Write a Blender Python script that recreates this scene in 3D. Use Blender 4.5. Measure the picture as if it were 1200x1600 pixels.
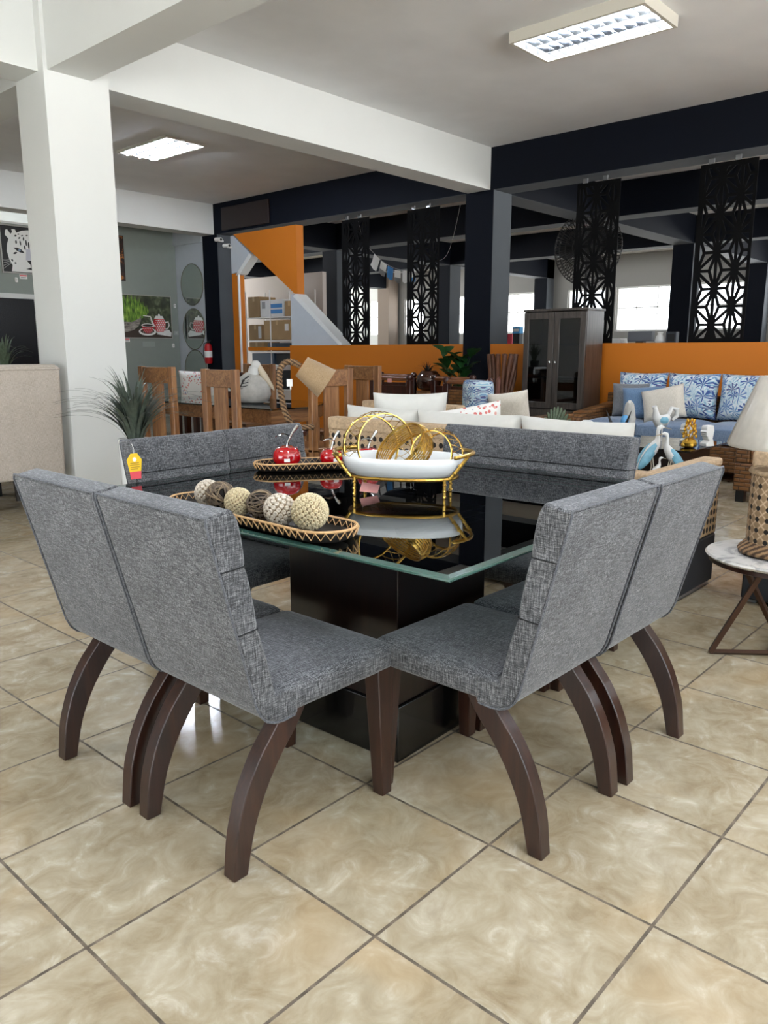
import bpy, bmesh, math, random
from mathutils import Vector, Matrix
random.seed(7)
D = bpy.data
SC = bpy.context.scene
COL = SC.collection
for o in list(D.objects):
    D.objects.remove(o)
PI = math.pi
R = math.radians

# ------------------------------------------------------------------ camera, sky, exposure
cam_d = D.cameras.new('camera')
cam = D.objects.new('camera', cam_d)
COL.objects.link(cam)
cam.location = (-1.127, -1.042, 1.290)
cam.rotation_euler = (R(90 - 11.613), 0, R(-48.009))
cam_d.sensor_fit = 'VERTICAL'
cam_d.sensor_height = 24
cam_d.lens = 24 * 1224.5 / 1600
cam_d.clip_end = 200
SC.camera = cam

W = D.worlds.new('daylight')
SC.world = W
W.use_nodes = True
bg = W.node_tree.nodes['Background']
# overcast-bright sky above the horizon, sunlit pale pavement below it
wt = W.node_tree
tc = wt.nodes.new('ShaderNodeTexCoord')
sx = wt.nodes.new('ShaderNodeSeparateXYZ')
wt.links.new(tc.outputs['Generated'], sx.inputs[0])
rp = wt.nodes.new('ShaderNodeValToRGB')
rp.color_ramp.elements[0].position = .47
rp.color_ramp.elements[0].color = (.96, .97, .96, 1)
rp.color_ramp.elements[1].position = .53
rp.color_ramp.elements[1].color = (.33, .36, .385, 1)
mm = wt.nodes.new('ShaderNodeMapRange')
mm.inputs['From Min'].default_value = -1
mm.inputs['From Max'].default_value = 1
wt.links.new(sx.outputs[2], mm.inputs[0])
wt.links.new(mm.outputs[0], rp.inputs[0])
wt.links.new(rp.outputs[0], bg.inputs[0])
bg.inputs[1].default_value = 9.0
vs = SC.view_settings
vs.view_transform = 'Standard'
vs.look = 'None'
vs.gamma = 1
vs.use_curve_mapping = False
vs.exposure = 0.69
SC.cycles.max_bounces = 10
SC.cycles.diffuse_bounces = 6
SC.cycles.glossy_bounces = 4
SC.cycles.transparent_max_bounces = 12
SC.cycles.sample_clamp_indirect = 6
SC.cycles.caustics_reflective = False
SC.cycles.caustics_refractive = False

# ------------------------------------------------------------------ materials
def lin(c):
    return c / 12.92 if c <= 0.04045 else ((c + 0.055) / 1.055) ** 2.4
def rgb(h):
    h = h.lstrip('#')
    return tuple(lin(int(h[i:i + 2], 16) / 255) for i in (0, 2, 4)) + (1,)

class NT:
    def __init__(s, name):
        s.mat = D.materials.new(name)
        s.mat.use_nodes = True
        s.t = s.mat.node_tree
        s.b = s.t.nodes['Principled BSDF']
        s.out = s.t.nodes['Material Output']
        s.co = s.n('ShaderNodeTexCoord').outputs['Object']
    def n(s, typ, **kw):
        nd = s.t.nodes.new(typ)
        for k, v in kw.items():
            setattr(nd, k, v)
        return nd
    def l(s, a, b):
        s.t.links.new(a, b)
    def math(s, op, a, b=None, c=None, clamp=False):
        nd = s.n('ShaderNodeMath', operation=op, use_clamp=clamp)
        for i, x in enumerate((a, b, c)):
            if x is None:
                continue
            if isinstance(x, (int, float)):
                nd.inputs[i].default_value = x
            else:
                s.l(x, nd.inputs[i])
        return nd.outputs[0]
    def sep(s, v):
        nd = s.n('ShaderNodeSeparateXYZ')
        s.l(v, nd.inputs[0])
        return nd.outputs
    def comb(s, x=0, y=0, z=0):
        nd = s.n('ShaderNodeCombineXYZ')
        for i, q in enumerate((x, y, z)):
            if isinstance(q, (int, float)):
                nd.inputs[i].default_value = q
            else:
                s.l(q, nd.inputs[i])
        return nd.outputs[0]
    def scaled(s, v, sc):
        nd = s.n('ShaderNodeMapping')
        nd.inputs['Scale'].default_value = sc
        s.l(v, nd.inputs[0])
        return nd.outputs[0]
    def noise(s, v, scale, detail=3, rough=.5, dist=0):
        nd = s.n('ShaderNodeTexNoise')
        s.l(v, nd.inputs['Vector'])
        nd.inputs['Scale'].default_value = scale
        nd.inputs['Detail'].default_value = detail
        nd.inputs['Roughness'].default_value = rough
        nd.inputs['Distortion'].default_value = dist
        return nd.outputs[0]
    def ramp(s, f, stops, interp='LINEAR'):
        nd = s.n('ShaderNodeValToRGB')
        cr = nd.color_ramp
        cr.interpolation = interp
        while len(cr.elements) < len(stops):
            cr.elements.new(.5)
        for e, (p, c) in zip(cr.elements, stops):
            e.position = p
            e.color = rgb(c) if isinstance(c, str) else c
        s.l(f, nd.inputs[0])
        return nd.outputs[0]
    def mix(s, f, a, b, typ='MIX'):
        nd = s.n('ShaderNodeMix', data_type='RGBA', blend_type=typ)
        for k, x in ((0, f), (6, a), (7, b)):
            if isinstance(x, (int, float)):
                nd.inputs[k].default_value = x
            elif isinstance(x, str):
                nd.inputs[k].default_value = rgb(x)
            elif isinstance(x, tuple):
                nd.inputs[k].default_value = x
            else:
                s.l(x, nd.inputs[k])
        return nd.outputs[2]
    def bump(s, h, strength=.3, dist=.002):
        nd = s.n('ShaderNodeBump')
        nd.inputs['Strength'].default_value = strength
        nd.inputs['Distance'].default_value = dist
        s.l(h, nd.inputs['Height'])
        s.l(nd.outputs[0], s.b.inputs['Normal'])
    def set(s, **kw):
        for k, v in kw.items():
            k = k.replace('_', ' ')
            if isinstance(v, (int, float, tuple)):
                s.b.inputs[k].default_value = v
            elif isinstance(v, str):
                s.b.inputs[k].default_value = rgb(v)
            else:
                s.l(v, s.b.inputs[k])
        return s

MATS = {}
def pm(name, col, rough=.5, metal=0.0, var=0.0, vs_=8, bump=0, bs=60, coat=0, spec=.5):
    if name in MATS:
        return MATS[name]
    m = NT(name)
    m.set(Roughness=rough, Metallic=metal, Coat_Weight=coat, Specular_IOR_Level=spec)
    if var:
        n = m.noise(m.co, vs_, 4)
        c = rgb(col)
        a = tuple(x * (1 - var) for x in c[:3]) + (1,)
        b = tuple(min(1, x * (1 + var)) for x in c[:3]) + (1,)
        m.set(Base_Color=m.ramp(n, [(.3, a), (.7, b)]))
    else:
        m.set(Base_Color=col)
    if bump:
        m.bump(m.noise(m.co, bs, 3), bump)
    MATS[name] = m.mat
    return m.mat

def emit(name, col, strength):
    m = NT(name)
    m.set(Base_Color=col, Emission_Color=col, Emission_Strength=strength)
    return m.mat

def fabric(name, dark, mid, light, s=1.0):
    m = NT(name)
    xyz = m.sep(m.co)
    a = m.math('ADD', m.math('MULTIPLY', m.noise(m.scaled(m.co, (38 * s, 460 * s, 460 * s)), 1, 2, .6), .5),
               m.math('MULTIPLY', m.noise(m.scaled(m.co, (460 * s, 38 * s, 460 * s)), 1, 2, .6), .5))
    b = m.noise(m.scaled(m.co, (460 * s, 460 * s, 38 * s)), 1, 2, .6)
    c = m.noise(m.co, 9, 2)
    f = m.math('ADD', m.math('MULTIPLY', a, .62), m.math('MULTIPLY', b, .38))
    f = m.math('ADD', f, m.math('MULTIPLY', m.math('SUBTRACT', c, .5), .08))
    m.set(Base_Color=m.ramp(f, [(.39, dark), (.5, mid), (.61, light)]), Roughness=.95, Specular_IOR_Level=.2,
          Sheen_Weight=.28, Sheen_Roughness=.45, Sheen_Tint=(.95, .97, 1, 1))
    m.bump(f, .5, .0015)
    return m.mat

def wood(name, c1, c2, c3, axis='z', rough=.4, sc=1.0, coat=0):
    m = NT(name)
    st = {'x': (1.2, 16, 16), 'y': (16, 1.2, 16), 'z': (16, 16, 1.2)}[axis]
    v = m.scaled(m.co, tuple(k * sc for k in st))
    a = m.noise(v, 1.6, 5, .6, 1.2)
    v2 = m.scaled(m.co, tuple(k * sc * 6 for k in st))
    b = m.noise(v2, 2, 3)
    f = m.math('ADD', m.math('MULTIPLY', a, .8), m.math('MULTIPLY', b, .2))
    m.set(Base_Color=m.ramp(f, [(.3, c1), (.5, c2), (.72, c3)]), Roughness=rough, Coat_Weight=coat, Coat_Roughness=.15)
    m.bump(f, .12, .001)
    return m.mat

def weave(name, c1, c2, gap, w=.09, h=.035, rough=.45):
    m = NT(name)
    x, y, z = m.sep(m.co)
    u = m.math('ADD', x, y)
    br = m.n('ShaderNodeTexBrick')
    br.offset = .5
    br.inputs['Scale'].default_value = 1
    br.inputs['Brick Width'].default_value = w
    br.inputs['Row Height'].default_value = h
    br.inputs['Mortar Size'].default_value = .006
    br.inputs['Mortar Smooth'].default_value = .6
    br.inputs['Color1'].default_value = rgb(c1)
    br.inputs['Color2'].default_value = rgb(c2)
    br.inputs['Mortar'].default_value = rgb(gap)
    m.l(m.comb(u, z, 0), br.inputs['Vector'])
    st = m.noise(m.scaled(m.co, (12, 12, 300)), 1, 2)
    col = m.mix(.35, br.outputs['Color'], m.ramp(st, [(.35, gap), (.65, c1)]))
    m.set(Base_Color=col, Roughness=rough)
    hgt = m.math('SUBTRACT', 1, br.outputs['Fac'])
    m.bump(hgt, .8, .008)
    return m.mat

def cane(name, base, dark, pitch=.045, hole=.3):
    m = NT(name)
    x, y, z = m.sep(m.co)
    u = m.math('ADD', x, y)
    fu = m.math('SUBTRACT', m.math('FRACT', m.math('DIVIDE', u, pitch)), .5)
    fv = m.math('SUBTRACT', m.math('FRACT', m.math('DIVIDE', z, pitch)), .5)
    d = m.math('SQRT', m.math('ADD', m.math('MULTIPLY', fu, fu), m.math('MULTIPLY', fv, fv)))
    inside = m.math('LESS_THAN', d, hole)
    st = m.noise(m.scaled(m.co, (60, 60, 260)), 1, 3)
    c = m.ramp(st, [(.3, dark), (.45, base), (.75, base)])
    m.set(Base_Color=m.mix(inside, c, '1a120c'), Roughness=.7)
    m.bump(m.math('SUBTRACT', st, m.math('MULTIPLY', inside, 2)), .5, .003)
    return m.mat

def rope(name, c1, c2, freq=60):
    m = NT(name)
    x, y, z = m.sep(m.co)
    w = m.math('SINE', m.math('MULTIPLY', m.math('ADD', m.math('ADD', x, y), m.math('MULTIPLY', z, 1.6)), freq))
    n = m.noise(m.co, 90, 3)
    f = m.math('ADD', m.math('MULTIPLY', w, .3), n)
    m.set(Base_Color=m.ramp(f, [(.3, c1), (.7, c2)]), Roughness=.85)
    m.bump(w, .8, .004)
    return m.mat

def palm_fabric(name, scale=6.0, bgc='d9dede'):
    m = NT(name)
    x, y, z = m.sep(m.co)
    v = m.comb(m.math('ADD', x, y), z, 0)
    wob = m.noise(v, 7, 2)
    def layer(sc, off, petals, rad, cols, seed, trunk=False):
        vv = m.n('ShaderNodeVectorMath', operation='ADD')
        m.l(v, vv.inputs[0])
        vv.inputs[1].default_value = (off, off * 1.7, 0)
        vo = m.n('ShaderNodeTexVoronoi', voronoi_dimensions='2D')
        vo.inputs['Scale'].default_value = sc
        vo.inputs['Randomness'].default_value = .75
        m.l(vv.outputs[0], vo.inputs['Vector'])
        df = m.n('ShaderNodeVectorMath', operation='SUBTRACT')
        sv = m.n('ShaderNodeVectorMath', operation='SCALE')
        sv.inputs[3].default_value = 1.0
        m.l(vv.outputs[0], df.inputs[0])
        m.l(vo.outputs['Position'], df.inputs[1])
        dx, dy, _ = m.sep(df.outputs[0])
        ang = m.math('ARCTAN2', dy, dx)
        dist = m.math('MULTIPLY', vo.outputs['Distance'], 1.0)
        a2 = m.math('ADD', m.math('MULTIPLY', ang, petals), m.math('MULTIPLY', dist, seed))
        s_ = m.math('SINE', a2)
        body = m.math('GREATER_THAN', s_, m.math('SUBTRACT', m.math('MULTIPLY', dist, 1.6), .55))
        lim = m.math('LESS_THAN', dist, rad)
        if trunk:
            up = m.math('GREATER_THAN', m.math('MULTIPLY', dy, sc), m.math('MULTIPLY', dist, -.62))
            body = m.math('MULTIPLY', body, up)
            lean = m.math('ABSOLUTE', m.math('MULTIPLY', m.math('ADD', dx, m.math('MULTIPLY', dy, .12)), sc))
            tk = m.math('MULTIPLY', m.math('LESS_THAN', lean, .035), m.math('LESS_THAN', dy, 0))
            body = m.math('MAXIMUM', body, tk)
            lim = m.math('LESS_THAN', dist, m.math('ADD', rad, m.math('MULTIPLY', tk, .12)))
        col = m.ramp(m.sep(vo.outputs['Color'])[0], cols, 'CONSTANT')
        return m.math('MULTIPLY', body, lim), col
    base = m.ramp(wob, [(.35, bgc), (.6, 'c3ced2')])
    f1, c1 = layer(scale * 1.7, .3, 8, .62, [(0, '8fb3c4'), (.4, 'a9c4cf'), (.7, '7397b8')], 5)
    f2, c2 = layer(scale * 1.3, 1.7, 9, .58, [(0, '43588f'), (.35, '575c86'), (.6, '6b82ae'), (.85, '3f4870')], 3, True)
    c = m.mix(f1, base, c1)
    c = m.mix(f2, c, c2)
    m.set(Base_Color=c, Roughness=.9, Specular_IOR_Level=.2)
    m.bump(m.noise(m.co, 300, 2), .15, .001)
    return m.mat

def floor_mat():
    m = NT('beige_marbled_floor_tile')
    br = m.n('ShaderNodeTexBrick')
    br.offset = 0
    br.squash = 1
    for k, v in (('Scale', 1), ('Brick Width', .45), ('Row Height', .45), ('Mortar Size', .0042), ('Mortar Smooth', .1), ('Bias', 0)):
        br.inputs[k].default_value = v
    m.l(m.co, br.inputs['Vector'])
    br.inputs['Color1'].default_value = (0, 0, 0, 1)
    br.inputs['Color2'].default_value = (1, 1, 1, 1)
    x, y, z = m.sep(m.co)
    ix = m.math('FLOOR', m.math('DIVIDE', x, .45))
    iy = m.math('FLOOR', m.math('DIVIDE', y, .45))
    wn = m.n('ShaderNodeTexWhiteNoise', noise_dimensions='2D')
    m.l(m.comb(ix, iy, 0), wn.inputs['Vector'])
    off = m.n('ShaderNodeVectorMath', operation='MULTIPLY_ADD')
    m.l(wn.outputs['Color'], off.inputs[0])
    off.inputs[1].default_value = (9, 9, 9)
    m.l(m.co, off.inputs[2])
    n1 = m.noise(m.scaled(off.outputs[0], (1, 1.5, 1)), 3.2, 6, .6, .8)
    n2 = m.noise(off.outputs[0], 9.5, 7, .65, 1.2)
    n3 = m.noise(off.outputs[0], 2.2, 3, .5, .5)
    base = m.ramp(n1, [(.30, '8a7a60'), (.43, '9d8f76'), (.55, 'ada28b'), (.70, 'c2baa8')])
    vein = m.ramp(n2, [(.32, '84735a'), (.45, '9e8f75'), (.58, 'b4a993'), (.7, 'd8d1c3')])
    c = m.mix(.45, base, vein)
    c = m.mix(m.ramp(n3, [(.52, (0, 0, 0, 1)), (.75, (.5, .5, .5, 1))]), c, 'b89e78')
    mort = m.ramp(m.noise(m.co, 25, 3), [(.35, '4a4236'), (.65, '76695a')])
    m.set(Base_Color=m.mix(br.outputs['Fac'], c, mort),
          Roughness=m.math('ADD', m.math('MULTIPLY', br.outputs['Fac'], .5), m.math('ADD', m.math('MULTIPLY', n2, .06), .10)),
          Specular_IOR_Level=.5)
    m.bump(m.math('SUBTRACT', m.math('MULTIPLY', m.noise(m.co, 3.5, 2), .05), br.outputs['Fac']), .35, .003)
    return m.mat

def tinted_glass(name, tint, ior=1.9, rough=0.0):
    m = NT(name)
    t = m.t
    tr = m.n('ShaderNodeBsdfTransparent')
    tr.inputs[0].default_value = tint
    gl = m.n('ShaderNodeBsdfGlossy')
    gl.inputs['Roughness'].default_value = rough
    gl.inputs[0].default_value = (.95, .97, .97, 1)
    fr = m.n('ShaderNodeFresnel')
    fr.inputs[0].default_value = ior
    mx = m.n('ShaderNodeMixShader')
    m.l(fr.outputs[0], mx.inputs[0])
    m.l(tr.outputs[0], mx.inputs[1])
    m.l(gl.outputs[0], mx.inputs[2])
    m.l(mx.outputs[0], m.out.inputs[0])
    return m.mat

M = {}
M['floor'] = floor_mat()
M['ceiling'] = pm('grey_white_plaster_ceiling', 'e3e4e5', .9, var=.05, vs_=1.5, bump=.15, bs=5)
M['white'] = pm('white_painted_plaster', 'd9dbd9', .85, var=.012, vs_=3)
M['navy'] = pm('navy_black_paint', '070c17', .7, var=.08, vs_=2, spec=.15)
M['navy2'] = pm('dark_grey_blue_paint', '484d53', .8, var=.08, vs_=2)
M['seam'] = pm('seam_shadow_tone', '17181a', .9)  # dark tone paints the shadow line along each channel seam
M['orange'] = pm('orange_painted_wall', 'c06d08', .65, var=.04, vs_=1.2)
M['greywall'] = pm('grey_green_wall_paint', '8d958f', .8, var=.02)
M['palewall'] = pm('pale_blue_grey_wall_paint', 'b7bdc4', .8, var=.02)
M['fabric'] = fabric('grey_linen_weave', '232326', '505154', '8b8c8f')
M['welt'] = fabric('dark_grey_piping_cloth', '36383d', '56585e', '75777c')
M['walnut'] = wood('dark_walnut_leg', '190c08', '2b1610', '3f2418', 'z', .32, coat=.3)
M['wenge'] = wood('near_black_brown_veneer', '0c0706', '160b08', '22110c', 'z', .28, coat=.3)
M['blackgloss'] = pm('black_lacquer', '050505', .25, coat=.3)
M['glass'] = tinted_glass('clear_tabletop_glass', (.80, .87, .86, 1), 2.3)
M['glassedge'] = pm('green_glass_edge', '3a5a53', .08, coat=.8)
M['winglass'] = tinted_glass('window_glass', (.93, .97, 1, 1), 1.35)
M['smokeglass'] = tinted_glass('smoked_cabinet_glass', (.55, .56, .58, 1), 1.7)
M['gold'] = pm('brushed_gold_metal', 'cda552', .28, 1, var=.18, vs_=60, bump=.3, bs=120)
M['brass'] = pm('polished_brass_wire', 'c7a255', .22, 1)
M['silver'] = pm('polished_silver', 'e4e4e4', .12, 1)
M['porcelain'] = pm('white_glazed_ceramic', 'eef0f0', .12, coat=.5)
M['cherry'] = pm('glossy_red_enamel', 'a8060f', .08, coat=1)
M['traydark'] = pm('dark_stained_tray_wood', '1b1512', .5, var=.2, vs_=30)
M['lace'] = pm('natural_cane_lacing', 'cda676', .7, var=.15, vs_=80)
M['black'] = pm('matt_black', '0b0b0c', .5)
M['teak'] = wood('honey_brown_teak', '5a381d', '926540', 'b5875a', 'z', .35, coat=.25)
M['teakx'] = wood('honey_brown_teak_board', '56351c', '8a5f3a', 'ab7e50', 'x', .35, coat=.25)
M['mahog'] = wood('dark_red_mahogany', '1c0b07', '38160d', '552518', 'z', .3, coat=.4)
M['mahogl'] = wood('warm_brown_turned_rail', '4c2a17', '7a4a2a', '935f38', 'y', .3, coat=.4)
M['greyoak'] = wood('grey_brown_laminate', '2b2725', '46403c', '5b544e', 'z', .3, coat=.4)
M['cane'] = cane('natural_cane_webbing', 'b49a7c', '7d6549', .052, .31)
M['caneplain'] = pm('natural_rope_weave', 'b59c7e', .8, var=.22, vs_=70, bump=.7, bs=110)
M['caneopen'] = cane('open_cane_lattice', 'b79a74', '7d6549', .045, .36)
M['blackweave'] = pm('black_woven_cord', '10141a', .7, bump=.8, bs=220)
M['offwhite'] = pm('off_white_canvas', 'cbcac4', .95, var=.03, vs_=20, bump=.25, bs=25)
M['palm'] = palm_fabric('blue_palm_print_cloth')
M['palm2'] = palm_fabric('blue_line_palm_print_cloth', 9, 'c9d1d4')
M['blueseat'] = fabric('denim_blue_cloth', '52637a', '6d7f98', '8494aa')
M['bluepillow'] = fabric('soft_blue_cloth', '4e6480', '65809f', '7c94ae')
M['greypillow'] = fabric('stone_grey_cloth', '55575a', '717376', '8a8c8e')
M['ivory'] = fabric('ivory_cloth', 'bdb5a6', 'd2cabc', 'e2dbcf')
M['beige'] = fabric('oatmeal_linen', '998f83', 'b5aba0', 'cac1b7')
M['rattan'] = weave('brown_rattan_weave', '8a5f33', '6d4624', '2a190c')
M['marble'] = NT('white_marble').set(Roughness=.2).mat
_m = NT('white_veined_marble')
_m.set(Base_Color=_m.ramp(_m.noise(_m.co, 5, 6, .6, 2.5), [(.38, 'a9a9a8'), (.5, 'dedcd8'), (.7, 'e9e7e3')]), Roughness=.18, Coat_Weight=.3)
M['marble'] = _m.mat
M['rope'] = rope('twisted_natural_rope', '4a3626', '9a7a58', 130)
M['ropelamp'] = rope('coiled_sisal_rope', '4f3824', 'a5835c', 170)
M['burlap'] = fabric('burlap_shade_cloth', '8d7457', 'a58c6c', 'b79e7e')
M['shade'] = pm('plastic_wrapped_cream_shade', 'b9b3a8', .3, var=.06, vs_=30, coat=.4, bump=.4, bs=14)
M['leaf'] = pm('dusty_green_grass_blade', '4a544a', .5, var=.3, vs_=30)
M['leafgreen'] = pm('deep_green_leaf', '1f4a22', .4, var=.25, vs_=20)
M['leafpale'] = pm('grey_green_leaf', '5c6b55', .55, var=.3, vs_=30)
M['whitemetal'] = pm('white_enamelled_metal', 'e6e6e4', .4)
M['steel'] = pm('grey_metal', '8f9092', .35, .8)
M['card'] = pm('brown_cardboard', 'a98d66', .85, var=.06, vs_=5)
M['cardw'] = pm('white_carton', 'd9dbdc', .7)
M['blue'] = pm('mid_blue_print', '3f86c6', .6)
M['paper'] = pm('white_paper', 'e9e9e6', .8)
M['red'] = pm('signal_red_paint', 'b3111b', .35, coat=.3)
M['pink'] = pm('pink_tag_card', 'e8a5a0', .7)
M['yellow'] = pm('yellow_tag_card', 'f0c521', .6)
M['tagred'] = pm('coral_red_tag_card', 'e2505a', .6)
M['louver'] = pm('mirror_louver', 'c4c8cc', .15, 1)
M['tube'] = emit('lit_fluorescent_tube', 'e9f1ff', 140)
M['mirror'] = pm('mirror_silvering', 'dfe4e2', .02, 1)
M['goldleaf'] = pm('gold_leaf', 'd8ae4a', .3, 1)
M['plaster'] = pm('matt_white_plaster', 'd8d8d6', .8)
M['stone'] = pm('pale_grey_carved_stone', 'b9b7b2', .8, var=.15, vs_=18, bump=.5, bs=40)
M['birdblue'] = pm('sea_blue_glaze', '6fa3b8', .4, var=.2, vs_=25)
M['pot'] = pm('brown_glazed_pottery', '3a1a0f', .15, var=.4, vs_=14, coat=.8)
M['drift'] = wood('reddish_driftwood', '3c2219', '66402d', '8a5f48', 'z', .5)

# ------------------------------------------------------------------ mesh helpers
class MB:
    def __init__(s):
        s.v, s.f, s.m = [], [], []
        s.T = Matrix.Identity(4)
    def add(s, vs, fs, m=0):
        b = len(s.v)
        s.v += [tuple(s.T @ Vector(p)) for p in vs]
        s.f += [tuple(i + b for i in f) for f in fs]
        s.m += [m] * len(fs)
        return s
    def box(s, x0, x1, y0, y1, z0, z1, m=0):
        v = [(x, y, z) for z in (z0, z1) for x, y in ((x0, y0), (x1, y0), (x1, y1), (x0, y1))]
        return s.add(v, [(3, 2, 1, 0), (4, 5, 6, 7), (0, 1, 5, 4), (1, 2, 6, 5), (2, 3, 7, 6), (3, 0, 4, 7)], m)
    def prism(s, poly, a0, a1, axis='y', m=0):
        n = len(poly)
        def P(p, a):
            return {'y': (p[0], a, p[1]), 'x': (a, p[0], p[1]), 'z': (p[0], p[1], a)}[axis]
        v = [P(p, a0) for p in poly] + [P(p, a1) for p in poly]
        f = [tuple(range(n - 1, -1, -1)), tuple(range(n, 2 * n))]
        f += [(i, (i + 1) % n, n + (i + 1) % n, n + i) for i in range(n)]
        return s.add(v, f, m)
    def loft(s, rings, m=0, cap=True, closed=False):
        n = len(rings[0])
        v = [p for r in rings for p in r]
        f = []
        k = len(rings)
        for j in range(k if closed else k - 1):
            j2 = (j + 1) % k
            f += [(j * n + i, j * n + (i + 1) % n, j2 * n + (i + 1) % n, j2 * n + i) for i in range(n)]
        if cap and not closed:
            f += [tuple(range(n - 1, -1, -1)), tuple(range((k - 1) * n, k * n))]
        return s.add(v, f, m)
    def tube(s, pts, r, n=8, m=0, closed=False, rx=None):
        pts = [Vector(p) for p in pts]
        k = len(pts)
        rs = r if isinstance(r, (list, tuple)) else [r] * k
        rings = []
        up = None
        for i, p in enumerate(pts):
            a = pts[(i - 1) % k] if (closed or i > 0) else p
            b = pts[(i + 1) % k] if (closed or i < k - 1) else p
            t = (b - a)
            t = t.normalized() if t.length > 1e-9 else Vector((0, 0, 1))
            if up is None:
                up = Vector((0, 0, 1)) if abs(t.z) < .9 else Vector((1, 0, 0))
            x = t.cross(up)
            x = x.normalized() if x.length > 1e-6 else t.orthogonal().normalized()
            y = x.cross(t).normalized()
            up = y
            rings.append([tuple(p + (x * math.cos(2 * PI * j / n) + y * math.sin(2 * PI * j / n)) * rs[i]) for j in range(n)])
        return s.loft(rings, m, cap=not closed, closed=closed)
    def lathe(s, prof, n=24, c=(0, 0, 0), m=0, sx=1, sy=1):
        rings = [[(c[0] + r * sx * math.cos(2 * PI * j / n), c[1] + r * sy * math.sin(2 * PI * j / n), c[2] + z) for j in range(n)] for r, z in prof]
        return s.loft(rings, m)
    def ball(s, c, r, n=16, m=0, sc=(1, 1, 1)):
        k = n // 2
        rings = []
        for i in range(1, k):
            a = PI * i / k
            rings.append([(c[0] + r * sc[0] * math.sin(a) * math.cos(2 * PI * j / n), c[1] + r * sc[1] * math.sin(a) * math.sin(2 * PI * j / n), c[2] - r * sc[2] * math.cos(a)) for j in range(n)])
        return s.loft(rings, m)
    def pillow(s, w, h, t, n=12, m=0):
        # upright cushion in the x (width) / z (height) plane, thickness along y, base at z = 0
        v, f = [], []
        for side in (1, -1):
            b = len(v)
            for j in range(n + 1):
                for i in range(n + 1):
                    u, q = 2 * i / n - 1, 2 * j / n - 1
                    e = ((1 - u ** 4) * (1 - q ** 4)) ** .5
                    v.append((w / 2 * u * (1 - .05 * (1 - q * q)), side * (t / 2 * e + .004), h / 2 * (1 + q * (1 - .05 * (1 - u * u)))))
            for j in range(n):
                for i in range(n):
                    a = b + j * (n + 1) + i
                    f.append((a, a + 1, a + n + 2, a + n + 1))
        N = (n + 1) ** 2
        edge = [i for i in range(n)] + [n + (n + 1) * j for j in range(n)] + [N - 1 - i for i in range(n)] + [N - 1 - n - (n + 1) * j for j in range(n)]
        L = len(edge)
        for i in range(L):
            a, c = edge[i], edge[(i + 1) % L]
            f.append((a, c, c + N, a + N))
        return s.add(v, f, m)
    def build(s, name, mats, parent=None, loc=None, rz=0, bev=0, seg=2, smooth=35, sub=0, kind=None):
        me = D.meshes.new(name)
        me.from_pydata(s.v, [], s.f)
        if not isinstance(mats, (list, tuple)):
            mats = [mats]
        for k in mats:
            me.materials.append(M[k] if isinstance(k, str) else k)
        for p, i in zip(me.polygons, s.m):
            p.material_index = i
        bm = bmesh.new()
        bm.from_mesh(me)
        bmesh.ops.recalc_face_normals(bm, faces=bm.faces)
        bm.to_mesh(me)
        bm.free()
        if smooth:
            me.polygons.foreach_set('use_smooth', [True] * len(me.polygons))
            me.set_sharp_from_angle(angle=R(smooth))
        o = D.objects.new(name, me)
        COL.objects.link(o)
        if parent:
            o.parent = parent
        if loc:
            o.location = loc
        o.rotation_euler = (0, 0, rz)
        if bev:
            b = o.modifiers.new('bevel', 'BEVEL')
            b.width = bev
            b.segments = seg
            b.limit_method = 'ANGLE'
            b.angle_limit = R(40)
        if sub:
            q = o.modifiers.new('sub', 'SUBSURF')
            q.levels = q.render_levels = sub
        if kind:
            o['kind'] = kind
        return o

def rrect(x0, x1, y0, y1, r, z, n=5):
    out = []
    for cx, cy, a in ((x1 - r, y1 - r, 0), (x0 + r, y1 - r, 90), (x0 + r, y0 + r, 180), (x1 - r, y0 + r, 270)):
        for i in range(n + 1):
            t = R(a + 90 * i / n)
            out.append((cx + r * math.cos(t), cy + r * math.sin(t), z))
    return out
def puff(mb, x0, x1, y0, y1, z0, z1, r=.03, dome=.015, m=0):
    h = z1 - z0
    rings = []
    for ins, z in ((.015, z0), (.004, z0 + .006), (0, z0 + .02), (0, z1 - .03), (.004, z1 - .014), (.016, z1 - .004), (.035, z1), (.09, z1 + dome * .7), (.15, z1 + dome)):
        ins = min(ins, (x1 - x0) / 2 - .01, (y1 - y0) / 2 - .01)
        rings.append(rrect(x0 + ins, x1 - ins, y0 + ins, y1 - ins, max(.004, min(r, (x1 - x0) / 2 - ins - .002, (y1 - y0) / 2 - ins - .002)), z))
    return mb.loft(rings, m)
def thing(name, label, cat, loc=(0, 0, 0), rz=0, group=None):
    o = D.objects.new(name, None)
    COL.objects.link(o)
    o.empty_display_size = .05
    o.location = loc
    o.rotation_euler = (0, 0, rz)
    return tag(o, label, cat, group)
def tag(o, label, cat, group=None):
    o['label'] = label
    o['category'] = cat
    if group:
        o['group'] = group
    return o
def kids(o):
    return [c for c in D.objects if c.parent == o]
def dup(root, loc, rz=0, label=None, group=None, rx=None):
    r = root.copy()
    COL.objects.link(r)
    r.location = loc
    r.rotation_euler = (0, 0, rz)
    if label:
        r['label'] = label
    if group:
        r['group'] = group
    for ch in kids(root):
        c = ch.copy()
        COL.objects.link(c)
        c.parent = r
        for g in kids(ch):
            d = g.copy()
            COL.objects.link(d)
            d.parent = c
    return r
def bez(p0, p1, p2, n=10):
    p0, p1, p2 = Vector(p0), Vector(p1), Vector(p2)
    return [tuple(p0 * (1 - t) ** 2 + p1 * 2 * t * (1 - t) + p2 * t * t) for t in [i / n for i in range(n + 1)]]

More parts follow.
